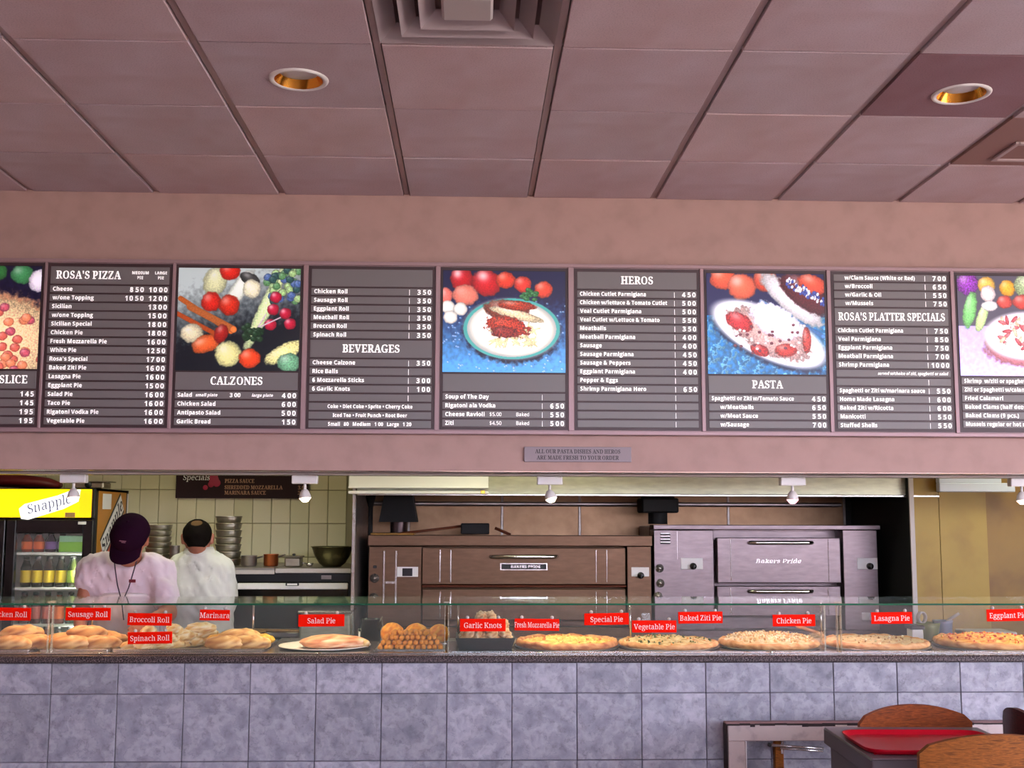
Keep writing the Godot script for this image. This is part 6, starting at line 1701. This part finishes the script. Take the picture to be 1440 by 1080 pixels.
# ---------- people ----------
# surface net of a set of tapered bones [a, b, radius a, radius b] joined with a smooth minimum
func net(s: Shape, bones: Array, cell: float, k: float, cuts := [], holes := [], fold := 0.0) -> void:
	var lo := Vector3(INF, INF, INF)
	var hi := -lo
	for b in bones:
		var r: float = maxf(b[2], b[3])
		for q in [b[0], b[1]]:
			lo = lo.min(q - Vector3(r, r, r))
			hi = hi.max(q + Vector3(r, r, r))
	lo -= Vector3.ONE * (cell * 3.0 + fold)
	hi += Vector3.ONE * (cell * 3.0 + fold)
	var B := 5
	var nb := Vector3i(((hi - lo) / (cell * B)).ceil())
	var nx := nb.x * B + 1
	var ny := nb.y * B + 1
	var nz := nb.z * B + 1
	var val := PackedFloat32Array()
	val.resize(nx * ny * nz)
	val.fill(99.0)
	var vid := PackedInt32Array()
	vid.resize(nx * ny * nz)
	vid.fill(-1)
	var verts := PackedVector3Array()
	var marked: Array[Vector3i] = []
	var diag := cell * B * 0.87
	for bz in nb.z:
		for by in nb.y:
			for bx in nb.x:
				var c := lo + Vector3(bx + 0.5, by + 0.5, bz + 0.5) * (cell * B)
				var near := []
				var dm := INF
				for b in bones:
					var dd := bone(c, b)
					dm = minf(dm, dd)
					if dd < diag + k * 2.0 + 0.03: near.append(b)
				if near.is_empty() or dm < -diag - k - fold - 0.02 or dm > diag + k + fold: continue
				marked.append(Vector3i(bx, by, bz))
				for z in range(bz * B, bz * B + B + 1):
					for y in range(by * B, by * B + B + 1):
						for x in range(bx * B, bx * B + B + 1):
							var id := (z * ny + y) * nx + x
							if val[id] < 90.0: continue
							var p := lo + Vector3(x, y, z) * cell
							var d := 9.0
							for b in near:
								var e := bone(p, b)
								var h := maxf(k - absf(d - e), 0.0) / k
								d = minf(d, e) - h * h * k * 0.25
							if fold > 0.0:
								d += fold * noise.get_noise_3d(p.x * 9.0, p.y * 4.0, p.z * 9.0) + fold * 0.6 * noise.get_noise_3d(p.x * 22.0 + p.y * 14.0, p.y * 7.0, p.z * 20.0)
							for q in cuts: d = maxf(d, (q as Plane).distance_to(p))
							for q in holes: d = maxf(d, q[1] - p.distance_to(q[0]))
							val[id] = d
	var off := [0, 1, nx, nx + 1, nx * ny, nx * ny + 1, nx * ny + nx, nx * ny + nx + 1]
	var pos := [Vector3(0, 0, 0), Vector3(1, 0, 0), Vector3(0, 1, 0), Vector3(1, 1, 0), Vector3(0, 0, 1), Vector3(1, 0, 1), Vector3(0, 1, 1), Vector3(1, 1, 1)]
	var edges := [[0, 1], [2, 3], [4, 5], [6, 7], [0, 2], [1, 3], [4, 6], [5, 7], [0, 4], [1, 5], [2, 6], [3, 7]]
	for m in marked:
		for z in range(m.z * B, m.z * B + B):
			for y in range(m.y * B, m.y * B + B):
				for x in range(m.x * B, m.x * B + B):
					var id := (z * ny + y) * nx + x
					var inside := 0
					for c in 8:
						if val[id + off[c]] < 0.0: inside += 1
					if inside == 0 or inside == 8: continue
					var sum := Vector3.ZERO
					var n := 0
					for e in edges:
						var a := val[id + off[e[0]]]
						var b := val[id + off[e[1]]]
						if (a < 0.0) != (b < 0.0):
							sum += (pos[e[0]] as Vector3).lerp(pos[e[1]], a / (a - b))
							n += 1
					vid[id] = verts.size()
					verts.append(lo + (Vector3(x, y, z) + sum / n) * cell)
	var step := [1, nx, nx * ny]
	for m in marked:
		for z in range(m.z * B, m.z * B + B):
			for y in range(m.y * B, m.y * B + B):
				for x in range(m.x * B, m.x * B + B):
					var id := (z * ny + y) * nx + x
					if x == 0 or y == 0 or z == 0: continue
					var a := val[id] < 0.0
					for ax in 3:
						var bneg := val[id + step[ax]] < 0.0
						if a == bneg: continue
						var u: int = step[(ax + 1) % 3]
						var v: int = step[(ax + 2) % 3]
						var q := [vid[id - u - v], vid[id - v], vid[id], vid[id - u]]
						if q.min() < 0: continue
						if a: s.quad(verts[q[0]], verts[q[1]], verts[q[2]], verts[q[3]])
						else: s.quad(verts[q[3]], verts[q[2]], verts[q[1]], verts[q[0]])
func bone(p: Vector3, b: Array) -> float:
	var a: Vector3 = b[0]
	var ab: Vector3 = b[1] - a
	var t := clampf((p - a).dot(ab) / maxf(ab.length_squared(), 1e-9), 0.0, 1.0)
	return p.distance_to(a + ab * t) - lerpf(b[2], b[3], t)
# bones of a hand: wrist, pointing direction, back-of-hand direction, thumb side (+1 or -1), curl in radians
func hand_bones(w: Vector3, dir: Vector3, back: Vector3, thumb: float, curl: float) -> Array:
	var f := dir.normalized()
	var n := (back - f * back.dot(f)).normalized()
	var s := f.cross(n).normalized() * thumb
	var out := []
	for q in [-0.027, -0.009, 0.009, 0.027]:
		out.append([w + s * q * 0.6, w + f * 0.085 + s * q, 0.016, 0.0125])
	var lens := [0.078, 0.088, 0.083, 0.066]
	for i in 4:
		var q := 0.030 - i * 0.020
		var p := w + f * 0.088 + s * q
		var d := f
		var r := 0.0095 - (0.001 if i == 3 else 0.0)
		for j in 3:
			d = d.rotated(f.cross(n).normalized(), -curl * (0.6 if j == 0 else 0.9))
			var e: Vector3 = p + d * lens[i] * [0.46, 0.30, 0.24][j]
			out.append([p, e, r, r - 0.0010])
			p = e
			r -= 0.0010
	var tp := w + f * 0.026 + s * 0.028
	var td := (f * 0.75 + s * 0.62 - n * 0.25).normalized()
	out.append([tp, tp + td * 0.040, 0.0135, 0.011])
	out.append([tp + td * 0.040, tp + td * 0.040 + (f * 0.95 + s * 0.15 - n * 0.3).normalized() * 0.032, 0.0105, 0.009])
	return out
func head_bones(x: Transform3D) -> Array:
	var L := func(a: Vector3) -> Vector3: return x * a
	var out := [[L.call(Vector3(0, 0.018, -0.030)), L.call(Vector3(0, 0.022, 0.018)), 0.078, 0.074], [L.call(Vector3(0, -0.02, 0.035)), L.call(Vector3(0, -0.085, 0.055)), 0.058, 0.034],
		[L.call(Vector3(-0.035, -0.03, 0.02)), L.call(Vector3(-0.018, -0.085, 0.05)), 0.038, 0.028], [L.call(Vector3(0.035, -0.03, 0.02)), L.call(Vector3(0.018, -0.085, 0.05)), 0.038, 0.028],
		[L.call(Vector3(0, 0.005, 0.090)), L.call(Vector3(0, -0.030, 0.108)), 0.009, 0.014], [L.call(Vector3(-0.018, -0.062, 0.083)), L.call(Vector3(0.018, -0.062, 0.083)), 0.009, 0.009],
		[L.call(Vector3(-0.045, 0.018, 0.082)), L.call(Vector3(0.045, 0.018, 0.082)), 0.010, 0.010]]
	for s in [-1, 1]:
		out.append([L.call(Vector3(s * 0.081, 0.012, -0.008)), L.call(Vector3(s * 0.083, -0.026, 0.0)), 0.017, 0.011])
	return out
func build_people() -> void:
	capped_worker()
	bare_worker()
func capped_worker() -> void:
	var o := P(180, 900, 6.42)
	o.y = 0.0
	var t := thing("person", "person in a dark cap and white shirt bowed over the trays of rolls", "person", o)
	var R := func(px: float, py: float, d: float) -> Vector3: return P(px, py, d) - o
	var bow := deg_to_rad(46)
	var hx := Transform3D(Basis(Vector3.BACK, deg_to_rad(-6)) * Basis(Vector3.RIGHT, bow), R.call(183, 758, 6.19))
	var nb: Vector3 = R.call(180, 797, 6.37)
	var sr: Vector3 = R.call(129, 803, 6.37)
	var sl: Vector3 = R.call(226, 803, 6.37)
	var er: Vector3 = R.call(114, 864, 6.30)
	var wr: Vector3 = R.call(112, 893, 6.10)
	var el: Vector3 = R.call(236, 862, 6.26)
	var wl: Vector3 = R.call(210, 872, 6.05)
	var cr: Vector3 = R.call(156, 838, 6.42)
	var cl: Vector3 = R.call(204, 838, 6.42)
	var hr := Vector3(-0.085, 0.93, -0.04)
	var hl := Vector3(0.085, 0.93, -0.04)
	var skin := Shape.new(true)
	net(skin, [[hx * Vector3(0, -0.03, -0.035), nb, 0.056, 0.062], [nb, sr, 0.05, 0.052], [nb, sl, 0.05, 0.052], [sr, er, 0.050, 0.041], [er, wr, 0.041, 0.027], [sl, el, 0.050, 0.041], [el, wl, 0.041, 0.027],
		[nb, cr, 0.05, 0.085], [nb, cl, 0.05, 0.085], [cr, hr, 0.085, 0.08], [cl, hl, 0.085, 0.08], [hr, Vector3(-0.09, 0.5, -0.03), 0.085, 0.055], [hl, Vector3(0.09, 0.5, -0.03), 0.085, 0.055], [Vector3(-0.09, 0.5, -0.03), Vector3(-0.09, 0.09, -0.05), 0.052, 0.036], [Vector3(0.09, 0.5, -0.03), Vector3(0.09, 0.09, -0.05), 0.052, 0.036]], 0.013, 0.035)
	net(skin, head_bones(hx), 0.0045, 0.016)
	net(skin, hand_bones(wr, R.call(113, 909, 5.95) - wr, Vector3(0, 0.8, 0.5), -1.0, 0.45), 0.004, 0.007)
	net(skin, hand_bones(wl, R.call(190, 889, 5.97) - wl, Vector3(0.1, 0.9, 0.4), 1.0, 0.5), 0.004, 0.007)
	part("body", skin.done(), M("skin"), t)
	var cloth := Shape.new(true)
	var neck_dir: Vector3 = (hx * Vector3(0, -0.03, -0.035) - nb).normalized()
	net(cloth, [[nb + Vector3(0, -0.015, 0), sr, 0.072, 0.068], [nb + Vector3(0, -0.015, 0), sl, 0.072, 0.068], [sr, sr.lerp(er, 0.22), 0.070, 0.074], [sl, sl.lerp(el, 0.66), 0.070, 0.076],
		[sr.lerp(nb, 0.45), cr, 0.095, 0.128], [sl.lerp(nb, 0.45), cl, 0.095, 0.128], [nb + Vector3(0, -0.05, 0), (cr + cl) * 0.5, 0.10, 0.125], [cr, hr + Vector3(0, 0.02, 0), 0.128, 0.118], [cl, hl + Vector3(0, 0.02, 0), 0.128, 0.118]], 0.011, 0.045,
		[Plane(Vector3.DOWN, -0.90)], [[nb + neck_dir * 0.095 + Vector3(0, 0.01, 0.02), 0.078]], 0.018)
	part("shirt", cloth.done(), M("shirt_white"), t)
	# the apron bib over the shirt and its skirt
	var bib := Shape.new(true)
	net(bib, [[R.call(172, 822, 6.36), R.call(172, 850, 6.36), 0.098, 0.115], [R.call(188, 822, 6.36), R.call(190, 850, 6.36), 0.098, 0.115], [R.call(165, 850, 6.38), hr, 0.125, 0.128], [R.call(195, 850, 6.38), hl, 0.125, 0.128], [hr, Vector3(-0.09, 0.55, -0.03), 0.128, 0.12], [hl, Vector3(0.09, 0.55, -0.03), 0.128, 0.12]], 0.013, 0.04, [Plane(Vector3.UP, Y(180, 834, 6.25)), Plane(Vector3.DOWN, -0.5), Plane(Vector3.FORWARD, -(R.call(180, 850, 6.36) as Vector3).z)], [], 0.006)
	part("apron", bib.done(), M("apron_white"), t)
	var legs := Shape.new(true)
	net(legs, [[hr, Vector3(-0.09, 0.5, -0.03), 0.105, 0.08], [hl, Vector3(0.09, 0.5, -0.03), 0.105, 0.08], [Vector3(-0.09, 0.5, -0.03), Vector3(-0.09, 0.1, -0.05), 0.08, 0.07], [Vector3(0.09, 0.5, -0.03), Vector3(0.09, 0.1, -0.05), 0.08, 0.07]], 0.02, 0.04, [Plane(Vector3.DOWN, -0.06)])
	part("trousers", legs.done(), M("trousers"), t)
	for s in [-1, 1]:
		part("shoe", Shape.new(true).tube([Vector3(s * 0.09, 0.045, -0.11), Vector3(s * 0.09, 0.05, -0.05), Vector3(s * 0.095, 0.04, 0.06), Vector3(s * 0.10, 0.032, 0.13)], [0.03, 0.045, 0.042, 0.026], 12, 0.95).done(), M("black"), t)
	# cap: dome, visor and the pale mark on its front
	var cap := Shape.new(true)
	net(cap, [[hx * Vector3(0, 0.030, -0.028), hx * Vector3(0, 0.036, 0.014), 0.097, 0.094]], 0.006, 0.01, [Plane(-(hx.basis.y + hx.basis.z * 0.05).normalized(), -(hx.basis.y + hx.basis.z * 0.05).normalized().dot(hx * Vector3(0, 0.012, 0)))])
	var cp := part("cap", cap.done(), M("cap_cloth"), t)
	var vis := Shape.new(true)
	var nseg := 14
	for side in [0, 1]:
		for i in nseg:
			for j in 5:
				var vp := func(ii: int, jj: int) -> Vector3:
					var a := lerpf(-1.15, 1.15, float(ii) / nseg)
					var g0 := Vector3(sin(a) * 0.090, 0.020, 0.016 + cos(a) * 0.085)
					var g1 := Vector3(sin(a) * 0.086, 0.006 - 0.022 * pow(sin(a), 2.0), 0.022 + cos(a) * 0.085 + 0.074 * pow(cos(a), 0.6))
					return hx * (g0.lerp(g1, jj / 5.0) + Vector3(0, -0.004 * side, 0))
				if side == 0: vis.quad(vp.call(i, j), vp.call(i, j + 1), vp.call(i + 1, j + 1), vp.call(i + 1, j))
				else: vis.quad(vp.call(i + 1, j), vp.call(i + 1, j + 1), vp.call(i, j + 1), vp.call(i, j))
	part("visor", vis.done(), M("cap_cloth"), cp)
	var mk := part("emblem", Shape.new().box(Vector3.ZERO, Vector3(0.034, 0.004, 0.002)).box(Vector3(0.004, -0.007, 0), Vector3(0.02, 0.003, 0.002)).done(), mat("emblem_thread", Color(0.55, 0.36, 0.42), 0.8), cp)
	mk.transform = Transform3D(hx.basis * Basis(Vector3.RIGHT, -0.62), hx * Vector3(0, 0.085, 0.094))
	part("button", Shape.new(true).lathe([Vector2(0.008, 0), Vector2(0.006, 0.004), Vector2(0, 0.005)], 12, Transform3D(hx.basis, hx * Vector3(0, 0.129, -0.006))).done(), M("cap_cloth"), cp)
	# neck cord that hangs in front of the shirt
	part("neck_cord", rod([R.call(160, 783, 6.26), R.call(162, 800, 6.235), R.call(165, 822, 6.215), R.call(171, 845, 6.20), R.call(174, 872, 6.19)], 0.0032, 8), M("cord_dark"), t)
	part("neck_cord", rod([R.call(193, 785, 6.26), R.call(188, 803, 6.235), R.call(181, 826, 6.215), R.call(172, 847, 6.20)], 0.0032, 8), M("cord_dark"), t)
	part("chest_badge", Shape.new().box(R.call(186, 817, 6.213), Vector3(0.035, 0.016, 0.004), 0.001).done(), mat("badge_red", Color(0.40, 0.06, 0.14), 0.7), t)

func bare_worker() -> void:
	var o := P(281, 900, 7.06)
	o.y = 0.0
	var t := thing("person", "balding person in a white polo shirt standing with back turned at the prep counter", "person", o)
	var R := func(px: float, py: float, d: float) -> Vector3: return P(px, py, d) - o
	var hx := Transform3D(Basis(Vector3.UP, PI + 0.08) * Basis(Vector3.RIGHT, 0.30), R.call(278, 757, 7.0))
	var nb: Vector3 = R.call(280, 786, 7.04)
	var sr: Vector3 = R.call(251, 805, 7.05)
	var sl: Vector3 = R.call(312, 805, 7.05)
	var er: Vector3 = R.call(243, 850, 7.08)
	var el: Vector3 = R.call(321, 850, 7.08)
	var wr: Vector3 = R.call(258, 862, 7.30)
	var wl: Vector3 = R.call(304, 862, 7.30)
	var cr: Vector3 = R.call(266, 835, 7.06)
	var cl: Vector3 = R.call(297, 835, 7.06)
	var hr := Vector3(-0.085, 0.92, 0.0)
	var hl := Vector3(0.085, 0.92, 0.0)
	var skin := Shape.new(true)
	net(skin, [[hx * Vector3(0, -0.03, -0.02), nb, 0.054, 0.060], [nb, sr, 0.05, 0.05], [nb, sl, 0.05, 0.05], [sr, er, 0.048, 0.040], [er, wr, 0.040, 0.027], [sl, el, 0.048, 0.040], [el, wl, 0.040, 0.027], [nb, cr, 0.05, 0.085], [nb, cl, 0.05, 0.085], [cr, hr, 0.085, 0.08], [cl, hl, 0.085, 0.08], [hr, Vector3(-0.09, 0.5, 0), 0.085, 0.055], [hl, Vector3(0.09, 0.5, 0), 0.085, 0.055], [Vector3(-0.09, 0.5, 0), Vector3(-0.09, 0.09, 0.02), 0.052, 0.036], [Vector3(0.09, 0.5, 0), Vector3(0.09, 0.09, 0.02), 0.052, 0.036]], 0.014, 0.035)
	net(skin, head_bones(hx), 0.005, 0.016)
	net(skin, hand_bones(wr, Vector3(0.25, -0.1, -1), Vector3(0, 1, 0), 1.0, 0.5), 0.0045, 0.007)
	net(skin, hand_bones(wl, Vector3(-0.25, -0.1, -1), Vector3(0, 1, 0), -1.0, 0.5), 0.0045, 0.007)
	part("body", skin.done(), M("skin"), t)
	var hair := Shape.new(true)
	var cut1 := (hx.basis.z * 0.9 + hx.basis.y * -0.25).normalized()
	var cut2 := (-hx.basis.y + hx.basis.z * 0.15).normalized()
	net(hair, [[hx * Vector3(0, 0.020, -0.032), hx * Vector3(0, 0.024, 0.016), 0.086, 0.080], [hx * Vector3(0, -0.02, -0.04), hx * Vector3(0, -0.045, -0.045), 0.068, 0.052]], 0.0055, 0.02, [Plane(cut1, cut1.dot(hx * Vector3(0, 0, 0.052))), Plane(cut2, cut2.dot(hx * Vector3(0, -0.066, -0.05)))], [[hx * Vector3(0, 0.098, -0.112), 0.053]], 0.006)
	part("hair", hair.done(), M("hair"), t)
	var thin := Shape.new(true)
	net(thin, [[hx * Vector3(0, 0.018, -0.030), hx * Vector3(0, 0.022, 0.018), 0.0805, 0.0765]], 0.0055, 0.02, [Plane(cut1, cut1.dot(hx * Vector3(0, 0, 0.03))), Plane(cut2, cut2.dot(hx * Vector3(0, 0.0, -0.05)))])
	part("thin_hair", thin.done(), M("thin_hair"), t)
	var shirt := Shape.new(true)
	net(shirt, [[nb + Vector3(0, -0.01, 0), sr, 0.070, 0.066], [nb + Vector3(0, -0.01, 0), sl, 0.070, 0.066], [sr, sr.lerp(er, 0.75), 0.068, 0.070], [sl, sl.lerp(el, 0.75), 0.068, 0.070], [sr.lerp(nb, 0.4), cr, 0.095, 0.122], [sl.lerp(nb, 0.4), cl, 0.095, 0.122], [nb + Vector3(0, -0.05, 0), (cr + cl) * 0.5, 0.105, 0.125], [cr, hr, 0.122, 0.116], [cl, hl, 0.122, 0.116]], 0.012, 0.045, [Plane(Vector3.UP, nb.y + 0.050), Plane(Vector3.DOWN, -0.86)], [], 0.016)
	part("polo_shirt", shirt.done(), M("polo_white"), t)
	# collar: a folded band round the neck
	var col := Shape.new(true)
	var n := 28
	for i in n:
		var a0 := TAU * i / n
		var a1 := TAU * (i + 1) / n
		var prof := [[0.066, 0.030], [0.070, 0.066], [0.075, 0.068], [0.088, 0.036], [0.090, 0.022]]
		for j in 4:
			var c := func(a: float, q: Array) -> Vector3: return nb + Vector3(cos(a) * q[0] * 1.08, q[1] + 0.004, -sin(a) * q[0])
			col.quad(c.call(a0, prof[j + 1]), c.call(a1, prof[j + 1]), c.call(a1, prof[j]), c.call(a0, prof[j]))
	part("collar", col.done(), M("polo_white"), t)
	var legs := Shape.new(true)
	net(legs, [[hr, Vector3(-0.09, 0.5, 0), 0.11, 0.08], [hl, Vector3(0.09, 0.5, 0), 0.11, 0.08], [Vector3(-0.09, 0.5, 0), Vector3(-0.09, 0.1, 0.02), 0.08, 0.07], [Vector3(0.09, 0.5, 0), Vector3(0.09, 0.1, 0.02), 0.08, 0.07]], 0.02, 0.04, [Plane(Vector3.DOWN, -0.06)])
	part("trousers", legs.done(), M("denim"), t)
	for s in [-1, 1]:
		part("shoe", Shape.new(true).tube([Vector3(s * 0.09, 0.045, 0.08), Vector3(s * 0.09, 0.05, 0.02), Vector3(s * 0.095, 0.04, -0.09), Vector3(s * 0.10, 0.032, -0.16)], [0.03, 0.045, 0.042, 0.026], 12, 0.95).done(), M("black"), t)
